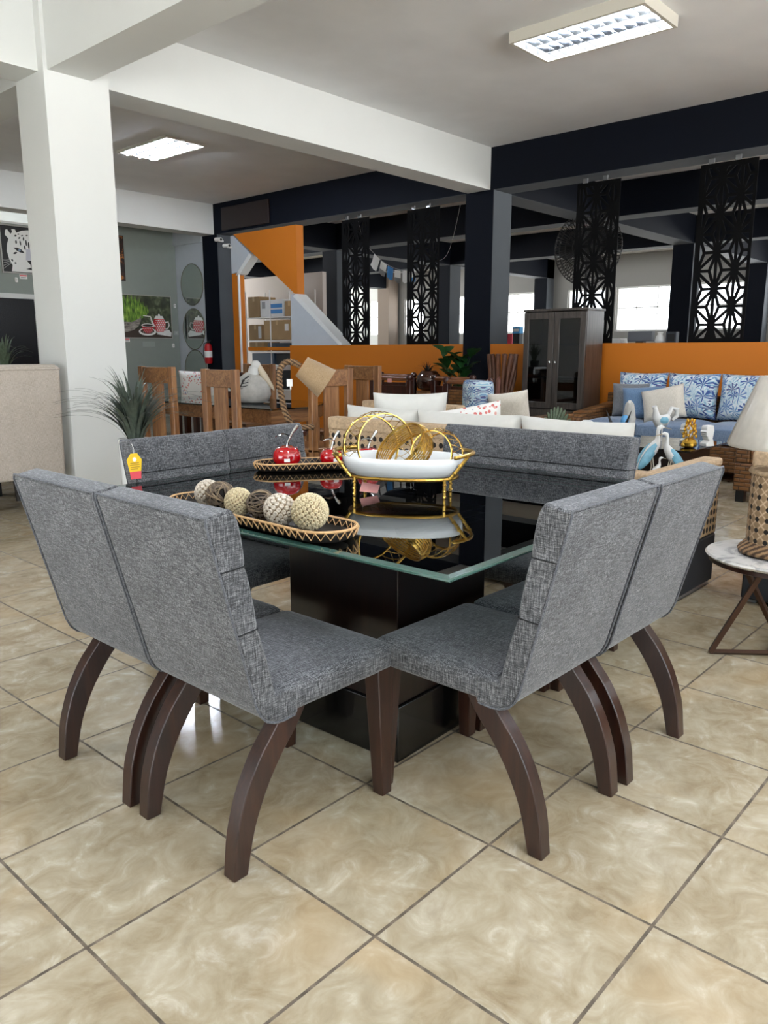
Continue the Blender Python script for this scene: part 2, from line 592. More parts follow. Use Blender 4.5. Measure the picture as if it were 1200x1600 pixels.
# ------------------------------------------------------------------ the building
def S(name, mb, mat, **k):
    k.setdefault('smooth', 0)
    return mb.build(name, mat, kind='structure', **k)
ZC, ZB = 3.93, 3.40            # ceiling, beam underside
S('floor', MB().box(-7, 22, -7, 26, -.1, 0), 'floor')
S('ceiling', MB().box(-4.4, 22, -6.2, 26, ZC, ZC + .15), 'ceiling')
tn = [0]
yg0 = 12.79
def trim(mat, *boxes):
    tn[0] += 1
    mb = MB()
    for b in boxes:
        mb.box(*b)
    return S('trim_%d' % tn[0], mb, mat)
# white pillar and the white beams
trim('white', (1.99, 2.53, 5.26, 5.74, 0, ZC))
trim('white', (-4.2, 1.99, 5.35, 5.72, ZB, ZC), (2.53, 8.1, 5.35, 5.72, ZB, ZC))
trim('white', (2.02, 2.38, -6, 5.26, ZB, ZC), (2.02, 2.38, 5.74, 11.5, ZB, ZC))
trim('white', (-4.2, 8.1, 11.5, 11.87, ZB, ZC))
# dark pillars and beams of the hall behind the low orange wall
trim('navy', (8.1, 8.55, 5.30, 5.75, 0, ZC))
trim('navy', (8.1, 8.55, 11.42, 11.87, 0, ZC))
trim('navy', (8.1, 8.5, -6, 5.30, ZB, ZC), (8.1, 8.5, 5.75, 11.42, ZB, ZC))
trim('palewall', (8.06, 8.5, 11.87, yg0, 3.30, ZC))
trim('navy', (11.2, 11.6, -6, 25, ZB, ZC))
trim('navy', (15.2, 15.6, -6, 25, ZB, ZC))
trim('navy', (8.55, 20.3, 5.33, 5.75, ZB + .002, ZC))
trim('navy', (8.55, 20.3, 11.43, 11.85, ZB + .002, ZC))
trim('navy', (8.55, 20.3, 17.6, 18.0, ZB + .002, ZC))
for x, y, m_ in ((11.2, 11.43, 'navy'), (15.2, 5.33, 'navy'), (15.2, 11.43, 'navy'), (19.9, 5.33, 'navy'), (19.9, 11.43, 'navy'), (15.2, -.8, 'navy')):
    trim(m_, (x, x + .45, y, y + .42, 0, ZC))
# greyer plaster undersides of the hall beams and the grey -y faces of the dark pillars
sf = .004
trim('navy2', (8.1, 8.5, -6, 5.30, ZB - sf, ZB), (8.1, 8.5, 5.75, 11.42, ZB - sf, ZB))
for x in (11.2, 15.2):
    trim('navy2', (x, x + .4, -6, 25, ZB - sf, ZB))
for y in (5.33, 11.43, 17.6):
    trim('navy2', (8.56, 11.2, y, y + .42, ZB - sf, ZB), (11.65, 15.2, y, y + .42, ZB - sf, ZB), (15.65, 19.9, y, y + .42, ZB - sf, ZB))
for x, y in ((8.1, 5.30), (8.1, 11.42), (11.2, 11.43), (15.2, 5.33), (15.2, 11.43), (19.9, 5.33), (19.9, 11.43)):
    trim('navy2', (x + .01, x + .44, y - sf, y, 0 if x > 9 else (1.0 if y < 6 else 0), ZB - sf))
M['brownpillar'] = pm('taupe_painted_plaster', '84776c', .8)
trim('brownpillar', (19.7, 20.2, 17.5, 18.0, 0, ZC))
# low orange walls between the dark pillars
S('wall_low_right', MB().box(8.12, 8.42, -6, 5.30, 0, 1.385), 'orange')
S('wall_low_left', MB().box(8.12, 8.42, 5.75, 9.48, 0, 1.385), 'orange')
# staircase enclosure on the left of the hall: orange drop panel, grey stringer, posts
S('wall_stair_panel', MB().prism([(10.98, 3.36), (9.28, 3.36), (9.28, 2.20)], 8.14, 8.30, 'x'), 'orange')
S('wall_stair_side', MB().prism([(9.48, 1.386), (8.26, 1.386), (9.33, 2.20), (9.48, 2.25)], 8.16, 8.30, 'x'), 'palewall')
tn[0] += 1
S('trim_%d' % tn[0], MB().prism([(8.16, 1.386), (8.26, 1.386), (9.35, 2.20), (9.28, 2.24)], 8.10, 8.34, 'x'), 'white')
S('wall_stair_soffit', MB().prism([(11.08, 3.34), (11.0, 3.34), (10.50, 2.98), (10.86, 2.70), (11.08, 2.68)], 8.15, 8.28, 'x'), 'palewall')
tn[0] += 1
S('trim_%d' % tn[0], MB().prism([(10.52, 2.99), (10.86, 2.70), (10.92, 2.64), (10.80, 2.66), (10.44, 2.95)], 8.12, 8.3, 'x'), 'white')
trim('orange', (8.14, 8.28, 10.88, 11.06, 0, 2.68))
trim('orange', (8.30, 8.42, 9.48, 10.86, 1.30, 1.36))
trim('whitemetal', (8.12, 8.15, 10.84, 10.87, 0, 2.68))
# back wall on the left with its high window, and the pale return wall that carries the mirrors
yg = 12.79
S('wall_back_left', MB().box(-4.2, 3.9, yg, yg + .2, 0, ZC).box(3.9, 5.42, yg, yg + .2, 0, 3.37).box(3.9, 5.42, yg, yg + .2, 3.62, ZC)
  .box(5.42, 8.1, yg, yg + .2, 0, ZC), 'greywall')
S('wall_mirror_return', MB().box(8.12, 8.5, 11.87, yg + .2, 0, 3.30), 'palewall')
S('window_1', MB().box(3.9, 5.42, yg + .05, yg + .09, 3.37, 3.41).box(3.9, 5.42, yg + .05, yg + .09, 3.58, 3.62)
  .box(4.6, 4.64, yg + .05, yg + .09, 3.41, 3.58), 'whitemetal')
S('window_2', MB().box(3.9, 5.42, yg + .1, yg + .11, 3.37, 3.62), 'winglass')
M['doorblack'] = pm('black_door_glass', '0c0e14', .25, spec=.2)
d1 = S('door_1', MB().box(4.0, 5.20, yg - .03, yg - .005, 0, 2.16), 'doorblack')
S('trim_frame_door', MB().box(3.9, 5.30, yg - .05, yg, 2.16, 2.24).box(5.20, 5.30, yg - .05, yg, 0, 2.16), 'white')
S('wall_store_room', MB().box(9.85, 9.95, 10.45, 13.4, 0, 2.80), pm('pale_pinkish_plaster', 'cdc4be', .8))
# outer walls of the dark hall with window openings
M['hallwall'] = pm('grey_hall_wall', '8d8c8a', .8)
def window_wall(x, ys, y0, y1, z0, z1):
    mb = MB()
    y = y0
    for a, b in ys:
        mb.box(x, x + .3, y, a, 0, ZC)
        mb.box(x, x + .3, a, b, 0, z0)
        mb.box(x, x + .3, a, b, z1, ZC)
        y = b
    mb.box(x, x + .3, y, y1, 0, ZC)
    return mb
wins = [(-4.5, -1.5), (.2, 2.4), (2.9, 5.1), (5.95, 7.2), (7.62, 9.42), (9.75, 10.95), (11.3, 11.42), (11.95, 13.1), (13.9, 15.6), (16.4, 17.3), (18.35, 19.0)]
wins = [w for w in wins if w[1] - w[0] > .3]
S('wall_far_right', window_wall(20.3, wins[:-1], -6, 18.0, 1.83, 3.05), 'hallwall')
S('wall_far_corner', window_wall(20.3, wins[-1:], 18.0, 26, 1.83, 3.05), 'white')
for i, (a, b) in enumerate(wins):
    mb = MB().box(20.36, 20.40, a, a + .05, 1.83, 3.05).box(20.36, 20.40, b - .05, b, 1.83, 3.05)
    mb.box(20.36, 20.40, a + .05, b - .05, 1.83, 1.88).box(20.36, 20.40, a + .05, b - .05, 3.0, 3.05)
    mb.box(20.36, 20.39, a + .05, b - .05, 2.46, 2.49)
    if b - a > 1:
        for k in (1, 2):
            yy = a + (b - a) * k / 3
            mb.box(20.36, 20.39, yy - .012, yy + .012, 1.88, 3.0)
    S('window_%d' % (i + 3), mb, 'whitemetal')
S('wall_far_back', MB().box(8.5, 20.3, 25.6, 25.9, 3.2, ZC).box(8.5, 20.3, 25.6, 25.9, 0, .9).box(8.5, 9.5, 25.6, 25.9, .9, 3.2), 'white')
S('wall_far_front', MB().box(8.1, 9.6, -6.2, -6, 0, ZC).box(19, 20.3, -6.2, -6, 0, ZC).box(9.6, 19, -6.2, -6, 3.2, ZC).box(9.6, 19, -6.2, -6, 0, .6), 'hallwall')
# side wall of the shop, left, with shop-front openings towards the street
S('wall_left', MB().box(-4.4, -4.2, 3.6, 13, 0, ZC).box(-4.4, -4.2, -6, -.3, 0, ZC).box(-4.4, -4.2, -.3, 3.6, 2.1, ZC), 'white')
S('wall_front', MB().box(4.6, 8.1, -6.2, -6, 0, ZC).box(-4.4, 4.6, -6.2, -6, 0, 1.15), 'white')

# ------------------------------------------------------------------ dining chairs
SEAM_A, SEAM_B = .805, .645
def xat(z):
    return -.0655 + (.925 - z) * .155 + (.8 - z if z < .8 else 0) * .035
def make_chair():
    r = thing('dining_chair', 'grey fabric dining chair', 'chair', group='grey dining chairs around the glass table')
    w = .2375
    seams = [(-.0655, .925), (xat(SEAM_A), SEAM_A), (xat(SEAM_B), SEAM_B), (.03, .465)]
    P = [(.105, .386), (.06, .384), (.03, .388), (.006, .399), (-.012, .418), (-.026, .448), (-.149, .918), (-.147, .930), (-.078, .943)]
    for (x0, z0), (x1, z1) in zip(seams, seams[1:]):
        for t in (0, .08, .3, .5, .7, .92):
            P.append((x0 + (x1 - x0) * t + (.0055 if t else .0) * (math.sin(PI * t) ** .4 if t else 1), z0 + (z1 - z0) * t))
    P += [(.035, .462), (.105, .462)]
    MB().prism(P, -w, w, 'y').build('backrest', 'fabric', r, bev=.007, seg=2, smooth=50)
    rings = []
    for ins, z in ((.014, .392), (.003, .397), (0, .406), (0, .444), (.004, .458), (.014, .467), (.032, .472), (.075, .478), (.13, .482), (.19, .484)):
        rings.append(rrect(.05 + ins * .3, .482 - ins, -w + .002 + ins, w - .002 - ins, .022, z))
    MB().loft(rings).build('seat', 'fabric', r, smooth=60)
    h_ = [(.095, .385), (.058, .383), (.028, .387), (.004, .398), (-.014, .417), (-.028, .447), (-.1495, .918), (-.148, .931)]
    pts = [(x, -w + .001, z) for x, z in h_] + [(x, w - .001, z) for x, z in h_[::-1]]
    MB().tube(pts, .0032, 6, closed=True).build('piping', 'welt', r)
    for zs in (SEAM_A, SEAM_B):
        xf = -.0655 + (.925 - zs) * .155 + (.8 - zs if zs < .8 else 0) * .035
        xr = -.149 + (.918 - zs) * .2617
        MB().tube([(xr + .004, -w - .0004, zs - .004), (xf + .0, -w - .0006, zs), (xf + .003, -w + .006, zs), (xf + .003, w - .006, zs), (xf, w + .0006, zs), (xr + .004, w + .0004, zs - .004)], .0019, 5).build('channel_seam', 'seam', r)
    rear = [(.075, .400), (.03, .345), (-.008, .300), (-.051, .225), (-.075, .16), (-.090, .10), (-.101, 0)]
    front = [(.152, .400), (.118, .345), (.075, .298), (.022, .225), (-.012, .16), (-.035, .10), (-.058, 0)]
    def smoothc(L, n=14):
        out = []
        for i in range(n + 1):
            t = i / n * (len(L) - 1)
            k = min(int(t), len(L) - 2)
            f = t - k
            p = [L[max(k - 1, 0)], L[k], L[k + 1], L[min(k + 2, len(L) - 1)]]
            out.append(tuple(.5 * (2 * p[1][a] + (p[2][a] - p[0][a]) * f + (2 * p[0][a] - 5 * p[1][a] + 4 * p[2][a] - p[3][a]) * f * f + (3 * p[1][a] - p[0][a] - 3 * p[2][a] + p[3][a]) * f ** 3) for a in (0, 1)))
        return out
    rs, fs = smoothc(rear), smoothc(front)
    for sy in (-1, 1):
        ya, yb = sy * (w - .018), sy * (w - .063)
        MB().loft([[(a[0], ya, a[1]), (b[0], ya, b[1]), (b[0], yb, b[1]), (a[0], yb, a[1])] for a, b in zip(rs, fs)]).build('leg', 'walnut', r, bev=.003, smooth=40)
        y0 = sy * (w - .004)
        MB().loft([[(.412, y0, .40), (.478, y0, .40), (.478, y0 - sy * .058, .40), (.412, y0 - sy * .058, .40)],
                   [(.430, y0, 0), (.470, y0, 0), (.470, y0 - sy * .040, 0), (.430, y0 - sy * .040, 0)]]).build('leg', 'walnut', r, bev=.003)
    return r
ch0 = make_chair()
spots = [
    (0, .598, 0, 'grey fabric dining chair nearest on the left, its back and seat in full view'),
    (0, 1.085, 0, 'grey fabric dining chair second on the left, standing just behind the nearest left chair'),
    (.700, -.040, PI / 2, 'grey fabric dining chair nearest on the right, its seat at the near table corner'),
    (1.186, -.046, PI / 2, 'grey fabric dining chair second on the right, next to the marble side table'),
    (.765, 1.755, -PI / 2 + .03, 'grey fabric dining chair across the table with a yellow and red tag'),
    (1.255, 1.788, -PI / 2 + .03, 'grey fabric dining chair across the table behind the red cherry ornaments'),
    (1.868, 1.066, PI + .025, 'grey fabric dining chair across the table behind the gold stand with the white bowl'),
    (1.885, .592, PI + .03, 'grey fabric dining chair across the table in front of the white heron figures'),
]
for i, (x, y, rz, lb) in enumerate(spots):
    if i == 0:
        ch0.location = (x, y, 0)
        ch0.rotation_euler = (0, 0, rz)
        ch0['label'] = lb
    else:
        dup(ch0, (x, y, 0), rz, lb)
# tag hung on the far chair
t = thing('price_tag', 'yellow and red paper tag hanging on the back of a grey chair across the table', 'tag', (.507, 1.758, .79))
t.rotation_euler = (R(-4), 0, 0)
def tagpoly(y0, y1, poly, m, nm, **k):
    return MB().prism(poly, y0, y1, 'y').build(nm, m, t, smooth=0)
tagpoly(-.001, .001, [(-.025, .03), (.025, .03), (.032, .075), (.014, .102), (-.014, .102), (-.033, .078)], 'yellow', 'yellow_panel')
tagpoly(-.001, .001, [(-.022, 0), (.022, 0), (.025, .03), (-.025, .03)], 'tagred', 'red_panel')
MB().prism([(.0085 * math.cos(2 * PI * i / 16), .078 + .0085 * math.sin(2 * PI * i / 16)) for i in range(16)], -.0018, -.001, 'y').build('round_emblem', 'paper', t, smooth=0)
MB().box(-.02, .018, -.0018, -.001, .062, .065).box(-.022, .02, -.0018, -.001, .055, .0575).box(-.02, .02, -.0018, -.001, .046, .0488).box(-.02, .012, -.0018, -.001, .039, .0412).build('printed_lines', pm('ochre_print', 'a1741c', .6), t, smooth=0)
MB().tube([(0, 0, .098), (.004, .003, .118), (0, .008, .140)], .0008, 5).build('string', 'paper', t)

# ------------------------------------------------------------------ glass-topped dining table
T = .775
tb = thing('dining_table', 'square glass-topped dining table on dark wood columns with grey chairs around it', 'table', (.27, .01, 0), R(1.6))
U, V = 1.655, 1.765
def ring4(i, z):
    return [(i, i, z), (U - i, i, z), (U - i, V - i, z), (i, V - i, z)]
g = MB()
g.add(ring4(.022, T) + ring4(.022, T - .012), [(0, 1, 2, 3), (7, 6, 5, 4)], 0)
g.loft([ring4(.022, T), ring4(.004, T - .003), ring4(0, T - .005), ring4(0, T - .009), ring4(.003, T - .012), ring4(.022, T - .012)], 1, cap=False)
g.build('glass_top', ['glass', 'glassedge'], tb, smooth=0)
for x, y, w_, d_ in ((.345, .437, .505, .505), (.74, .945, .36, .30)):
    MB().box(x + .010, x + w_ - .01, y + .010, y + d_ - .01, .19, T - .012).build('column', 'wenge', tb, bev=.003)
    MB().box(x, x + w_, y, y + d_, 0, .19).build('plinth', 'blackgloss', tb, bev=.004)

# ------------------------------------------------------------------ laced trays
def stadium(L, r, z, n=14):
    out = []
    for cy, a in ((L, 0), (-L, 180)):
        for i in range(n + 1):
            q = R(a + 180 * i / n)
            out.append((r * math.cos(q), cy + r * math.sin(q), z))
    return out
def make_tray(name, label, loc, rz, L, r):
    o = thing(name, label, 'tray', loc, rz)
    MB().loft([stadium(L, r * .72, 0), stadium(L, r * .86, .006), stadium(L, r * .97, .022), stadium(L, r, .035), stadium(L, r - .006, .035), stadium(L, r * .88, .016), stadium(L, r * .7, .009)]).build('tray_body', 'traydark', o)
    mb = MB()
    top = stadium(L, r + .001, .034, 14)
    # walk the rim evenly: zigzag lacing and bound edge
    P = [Vector(p) for p in top]
    P.append(P[0])
    acc = [0]
    for a, b in zip(P, P[1:]):
        acc.append(acc[-1] + (b - a).length)
    tot = acc[-1]
    n = int(tot / .028) * 2
    def atd(s_):
        for k in range(len(P) - 1):
            if acc[k + 1] >= s_:
                f = (s_ - acc[k]) / max(1e-9, acc[k + 1] - acc[k])
                return P[k].lerp(P[k + 1], f)
        return P[-1]
    zz = []
    for i in range(n):
        p = atd(tot * i / n)
        c = Vector((0, max(-L, min(L, p.y)), 0))
        d = Vector((p.x, p.y - c.y, 0)).normalized()
        if i % 2:
            zz.append(tuple(Vector((c.x, c.y, .012)) + d * (r * .925 + .003)))
        else:
            zz.append(tuple(Vector((c.x, c.y, .034)) + d * (r + .003)))
    mb.tube(zz, .0022, 5, closed=True)
    zi = []
    for i in range(n):
        p = atd(tot * (i + .5) / n)
        c = Vector((0, max(-L, min(L, p.y)), 0))
        d = Vector((p.x, p.y - c.y, 0)).normalized()
        zi.append(tuple(Vector((c.x, c.y, .033 if i % 2 else .016)) + d * (r - .008 if i % 2 else r * .88)))
    mb.tube(zi, .0018, 5, closed=True)
    mb.build('zigzag_lacing', 'lace', o)
    MB().tube([(p[0], p[1], .0355) for p in stadium(L, r - .002, 0)], .0042, 6, closed=True).build('bound_rim', 'lace', o)
    return o
make_tray('serving_tray', 'long black oval tray with laced rim holding six decorative balls', (.368, .835, T), R(-2), .315, .095)
make_tray('serving_tray', 'long black oval tray with laced rim holding the red cherry ornaments', (1.325, 1.455, T), R(56), .27, .095)

def fib(n):
    ga = PI * (3 - 5 ** .5)
    for i in range(n):
        z = 1 - 2 * (i + .5) / n
        q = (1 - z * z) ** .5
        yield Vector((q * math.cos(ga * i), q * math.sin(ga * i), z))
M['shell'] = pm('chalky_shell_white', 'cfc5b6', .75, var=.1, vs_=40)
M['shell2'] = pm('cream_shell_bead', 'd8caa8', .65, var=.15, vs_=70)
M['shelld'] = pm('brown_ball_core', '8c7a62', .9, var=.3, vs_=80)
M['twig'] = pm('dark_grey_brown_twig', '6a5c4e', .75, var=.4, vs_=60)
def disc_ball(o, r, n, m, open_):
    mb = MB()
    for d in fib(n):
        q = d.to_track_quat('Z', 'Y').to_matrix().to_4x4()
        mb.T = Matrix.Translation(d * r * .93) @ q
        s = r * (3.1 / n ** .5) * .52
        if open_:
            mb.lathe([(s, -.004), (s * 1.05, .003), (s * .8, .0055), (s * .42, .0055), (s * .3, 0)], 8)
        else:
            mb.lathe([(s, -.003), (s * 1.0, .003), (s * .7, .005), (s * .3, .004), (.0006, .0035)], 8)
    return mb.build('shell_discs', m, o)
def deco_ball(kind, c, r, label):
    o = thing('decorative_ball', label, 'ball', c, random.random() * 6, 'decorative balls in the laced tray')
    if kind == 'twig':
        mb = MB()
        for k in range(30):
            a = Vector((random.gauss(0, 1), random.gauss(0, 1), random.gauss(0, 1))).normalized()
            b = a.orthogonal().normalized()
            c_ = a.cross(b)
            off = random.uniform(-.45, .45) * r
            rr = (r * r - off * off) ** .5 * random.uniform(.93, 1.0)
            mb.tube([tuple(a * off + (b * math.cos(t) + c_ * math.sin(t)) * rr * (1 + .02 * math.sin(3 * t + k))) for t in [2 * PI * i / 20 for i in range(20)]], random.choice((.0016, .0022, .0028)), 5, closed=True, m=1 if k % 4 == 0 else 0)
        mb.build('woven_twigs', ['twig', 'shelld'], o)
        MB().ball((0, 0, 0), r * .80, 16).build('core', pm('twig_ball_core', '1d1713', .9), o)
    else:
        MB().ball((0, 0, 0), r * .93, 20).build('core', 'shelld', o)
        disc_ball(o, r, 110 if kind == 'disc' else 190, 'shell' if kind == 'disc' else 'shell2', kind != 'disc')
    return o
zb = T + .009
for kind, x, y, r, lb in (
        ('disc', .386, 1.105, .044, 'white shell-disc ball at the far left end of the laced tray'),
        ('twig', .372, 1.018, .047, 'dark woven twig ball second from the far left end of the tray'),
        ('bead', .362, .912, .043, 'cream beaded ball between the two dark twig balls'),
        ('twig', .376, .818, .045, 'dark woven twig ball fourth along the tray, between a cream and a white ball'),
        ('disc', .354, .706, .047, 'white shell-disc ball fifth along the tray, right of a dark twig ball'),
        ('bead', .372, .594, .053, 'largest cream beaded ball at the near right end of the tray')):
    deco_ball(kind, (x, y, zb + r), r, lb)

# ------------------------------------------------------------------ cherry ornaments
def cherry(c, r, rz, lb, lean=(.03, .02)):
    o = thing('cherry_ornament', lb, 'ornament', c, rz, 'red cherry ornaments in the laced tray')
    prof = [(.002, 0), (.5 * r, .02 * r), (.85 * r, .28 * r), (1.05 * r, .75 * r), (1.0 * r, 1.2 * r), (.8 * r, 1.52 * r), (.5 * r, 1.64 * r), (.22 * r, 1.58 * r), (.04 * r, 1.48 * r), (.001, 1.47 * r)]
    MB().lathe(prof, 32).build('fruit', 'cherry', o, smooth=80)
    st = bez((0, 0, 1.45 * r), (.1 * r, 0, 2.3 * r), (lean[0] + .35 * r, lean[1], 3.1 * r))
    MB().tube(st, [.0045] * 8 + [.006, .0075, .008], 10).build('stem', 'silver', o)
    mb = MB()
    b = Vector(st[6])
    n = 8
    rows = []
    for i in range(n + 1):
        t_ = i / n
        wd = .55 * r * math.sin(PI * t_ ** .8) * .8 + .0004
        cx = b.x - t_ * 1.15 * r
        z = b.z - .1 * r + .25 * r * math.sin(PI * t_)
        rows.append([(cx, -wd, z - .2 * wd), (cx, 0, z), (cx, wd, z - .2 * wd), (cx, 0, z - .004)])
    mb.loft(rows)
    mb.build('leaf', 'silver', o)
    MB().box(-.012, .012, -1.06 * r, -1.045 * r, .62 * r, .62 * r + .014).build('price_sticker', 'paper', o, smooth=0)
    return o
cherry((1.128, 1.562, T + .0075), .060, R(-40), 'largest red glossy cherry ornament with silver stem at the left end of the far tray')
cherry((1.292, 1.452, T + .0075), .050, R(-20), 'red glossy cherry ornament in the middle of the far tray, left of the gold stand')
cherry((1.446, 1.372, T + .0075), .048, R(-30), 'red cherry ornament mostly hidden behind the white bowl, its silver leaf showing')

# ------------------------------------------------------------------ gold stand, white bowl, woven gold bands
BU = R(-60)
o = thing('bowl_stand', 'gold metal bamboo-look stand with two loop handles carrying a white bowl', 'stand', (1.05, .822, T), BU)
def oval(a, b, z, n=40, p=2.4):
    out = []
    for i in range(n):
        t_ = 2 * PI * i / n
        c_, s_ = math.cos(t_), math.sin(t_)
        out.append((a * math.copysign(abs(c_) ** (2 / p), c_), b * math.copysign(abs(s_) ** (2 / p), s_), z))
    return out
MB().tube(oval(.200, .118, .066), .0065, 8, closed=True).build('ring', 'gold', o)
for sx in (-1, 1):
    for sy in (-1, 1):
        x, y = sx * .165, sy * .085
        mb = MB().tube([(x, y, 0), (x, y, .068)], .0058, 10)
        for z in (.002, .022, .045):
            mb.lathe([(.006, z), (.0085, z + .003), (.006, z + .006)], 10, (x, y, 0))
        mb.build('leg', 'gold', o)
for sx in (-1, 1):
    mb = MB()
    for sy in (-1, 1):
        mb.tube([(sx * .182, sy * .07, .066), (sx * .205, sy * .072, .095), (sx * .246, sy * .072, .150)], .0062, 8)
        for q in (.3, .65):
            mb.ball((sx * (.182 + .056 * q), sy * .072, .066 + .076 * q), .0082, 8)
    arc = bez((sx * .208, -.120, .150), (sx * .305, 0, .158), (sx * .208, .120, .150), 14)
    mb.tube(arc, .0075, 8)
    mb.ball(arc[0], .0088, 8)
    mb.ball(arc[-1], .0088, 8)
    mb.build('handle', 'gold', o)
b = MB()
prof = [(.62, .0), (.75, .003), (.90, .022), (.98, .05), (1.0, .078), (.985, .081), (.965, .078), (.94, .05), (.86, .024), (.7, .010), (.3, .008)]
b.loft([oval(.226 * k, .140 * k, z, 44) for k, z in prof])
tag(b.build('serving_bowl', 'porcelain', loc=(1.05, .822, T + .060), rz=BU, smooth=60), 'white oval ceramic bowl resting on the gold stand, filled with woven gold bands', 'bowl')
def band(loc, axis, rad, w, rods, lb, dense=False, thick=.0022):
    o = thing('woven_gold_band', lb, 'ornament', loc, 0, 'woven gold bands in the white bowl')
    q = Vector(axis).normalized().to_track_quat('Z', 'Y')
    o.rotation_mode = 'QUATERNION'
    o.rotation_quaternion = q
    cir = lambda z, r_: [(r_ * math.cos(2 * PI * i / 48), r_ * math.sin(2 * PI * i / 48), z) for i in range(48)]
    for s_ in (-1, 1):
        mb = MB()
        mb.loft([cir(s_ * w / 2 - .005, rad), cir(s_ * w / 2 + .005, rad), cir(s_ * w / 2 + .005, rad - .004), cir(s_ * w / 2 - .005, rad - .004)], closed=True)
        mb.build('rim_hoop', 'brass', o)
    mb = MB()
    if dense:
        for k in range(7):
            z = -w / 2 + w * (k + .5) / 7
            mb.loft([cir(z - w * .044, rad), cir(z + w * .044, rad), cir(z + w * .044, rad - .002), cir(z - w * .044, rad - .002)], closed=True)
    for k in range(rods):
        a = 2 * PI * k / rods
        for tw in (-.35, .35):
            mb.tube([((rad - .001 + .012 * math.sin(PI * j / 6)) * math.cos(a + tw * (j / 6 - .5)), (rad - .001 + .012 * math.sin(PI * j / 6)) * math.sin(a + tw * (j / 6 - .5)), -w / 2 + w * j / 6) for j in range(7)], thick * .55, 5)
    mb.build('woven_wires', 'gold' if dense else 'brass', o)
    return o
band((1.005, .905, T + .170), (-.30, -.94, .14), .118, .11, 26, 'tall open hoop of woven gold wire at the back left of the white bowl')
band((1.03, .80, T + .158), (-.76, .16, .70), .104, .062, 20, 'solid shiny gold band leaning across the middle of the white bowl', True)
band((1.112, .712, T + .146), (-.92, -.16, .16), .084, .09, 22, 'open lattice gold hoop at the right end of the white bowl')

# ------------------------------------------------------------------ cane sofas and armchairs behind the table
def tube_box_rim(mb, x0, x1, y0, y1, z, r=.018):
    mb.tube([(x0, y0, z), (x1, y0, z), (x1, y1, z), (x0, y1, z)], r, 8, closed=True)
def cane_seat(name, label, cat, loc, rz, L, depth, hb, ha, arms=(1, 1), cush=2, lowend=0):
    # faces local +x, back along y; black woven plinth below, cane panels above
    o = thing(name, label, cat, loc, rz, 'natural cane seats with black woven plinths')
    h = L / 2
    MB().box(.0, depth, -h, h, .03, .30).build('plinth', 'blackweave', o, bev=.01)
    for sy in (-1, 1):
        MB().box(.06, depth - .0, sy * h - (.04 if sy > 0 else -.04) - .02, sy * h - (.04 if sy > 0 else -.04) + .02, 0, .03).build('foot', 'steel', o)
    MB().box(0, .09, -h + lowend, h, .30, hb - .02).build('back_panel', 'cane', o, bev=.012)
    MB().box(-.006, .098, -h - .006 + lowend, h + .006, hb - .085, hb).build('back_rim', 'caneplain', o, bev=.018, seg=3)
    if lowend:
        MB().box(0, .09, -h, -h + lowend, .30, ha - .02).build('corner_panel', 'caneopen', o, bev=.012)
        MB().box(-.006, .098, -h - .006, -h + lowend, ha - .045, ha).build('corner_rim', 'caneplain', o, bev=.016, seg=3)
    for s, on in zip((-1, 1), arms):
        if on:
            y0, y1 = (h - .10, h) if s > 0 else (-h, -h + .10)
            MB().box(.09, depth, y0, y1, .30, ha - .02).build('arm_panel', 'caneopen', o, bev=.012)
            MB().box(.085, depth + .006, y0 - .006, y1 + .006, ha - .045, ha).build('arm_rim', 'caneplain', o, bev=.016, seg=3)
    w = (L - .22) / cush
    for k in range(cush):
        mb = MB()
        y = -h + .11 + w * k
        puff(mb, .10, depth + .02, y + .006, y + w - .006, .31, .45, .04, .02)
        mb.build('seat_cushion', 'offwhite', o)
    return o
def back_cushion(loc, rz, w, hh, tk, lb, mat='offwhite', grp='off-white back cushions on the cane sofa', tilt=8, pipe=None):
    mb = MB()
    mb.T = Matrix.Rotation(R(90), 4, 'Z')
    mb.pillow(w, hh, tk, 14)
    o = mb.build('back_cushion', mat, smooth=70)
    o.rotation_euler = (0, R(tilt), rz)
    o.location = loc
    return tag(o, lb, 'cushion', grp)
cane_seat('cane_sofa', 'long natural cane sofa with its back to the dining table and black woven plinth', 'sofa', (2.44, 1.545, 0), 0, 2.23, .83, .872, .72, (1, 0), 3, .17)
for k, (y, w, lb) in enumerate(((.965, .66, 'off-white cushion at the right end of the cane sofa, behind the right-hand far chairs'),
                               (1.66, .74, 'off-white cushion in the middle of the cane sofa back'),
                               (2.33, .60, 'off-white cushion at the left end of the cane sofa back, behind the gold bands'))):
    back_cushion((2.66, y, .472), 0, w, .475, .20, lb, tilt=-8)
cane_seat('cane_armchair', 'natural cane armchair behind the left end of the cane sofa, its back panel showing', 'armchair', (3.50, 2.88, 0), 0, .96, .80, .90, .70, (1, 1), 1)
cane_seat('cane_armchair', 'natural cane armchair with black woven plinth behind the marble side table', 'armchair', (3.02, -.58, 0), 0, 1.55, .8, .80, .66, (1, 1), 2)
def throw_pillow(loc, rz, w, hh, tk, mat, lb, tilt=0, grp=None, roll=0):
    o = MB().pillow(w, hh, tk, 14).build('throw_pillow', mat, smooth=70)
    o.location = loc
    o.rotation_euler = (R(tilt), R(roll), rz)
    return tag(o, lb, 'pillow', grp)
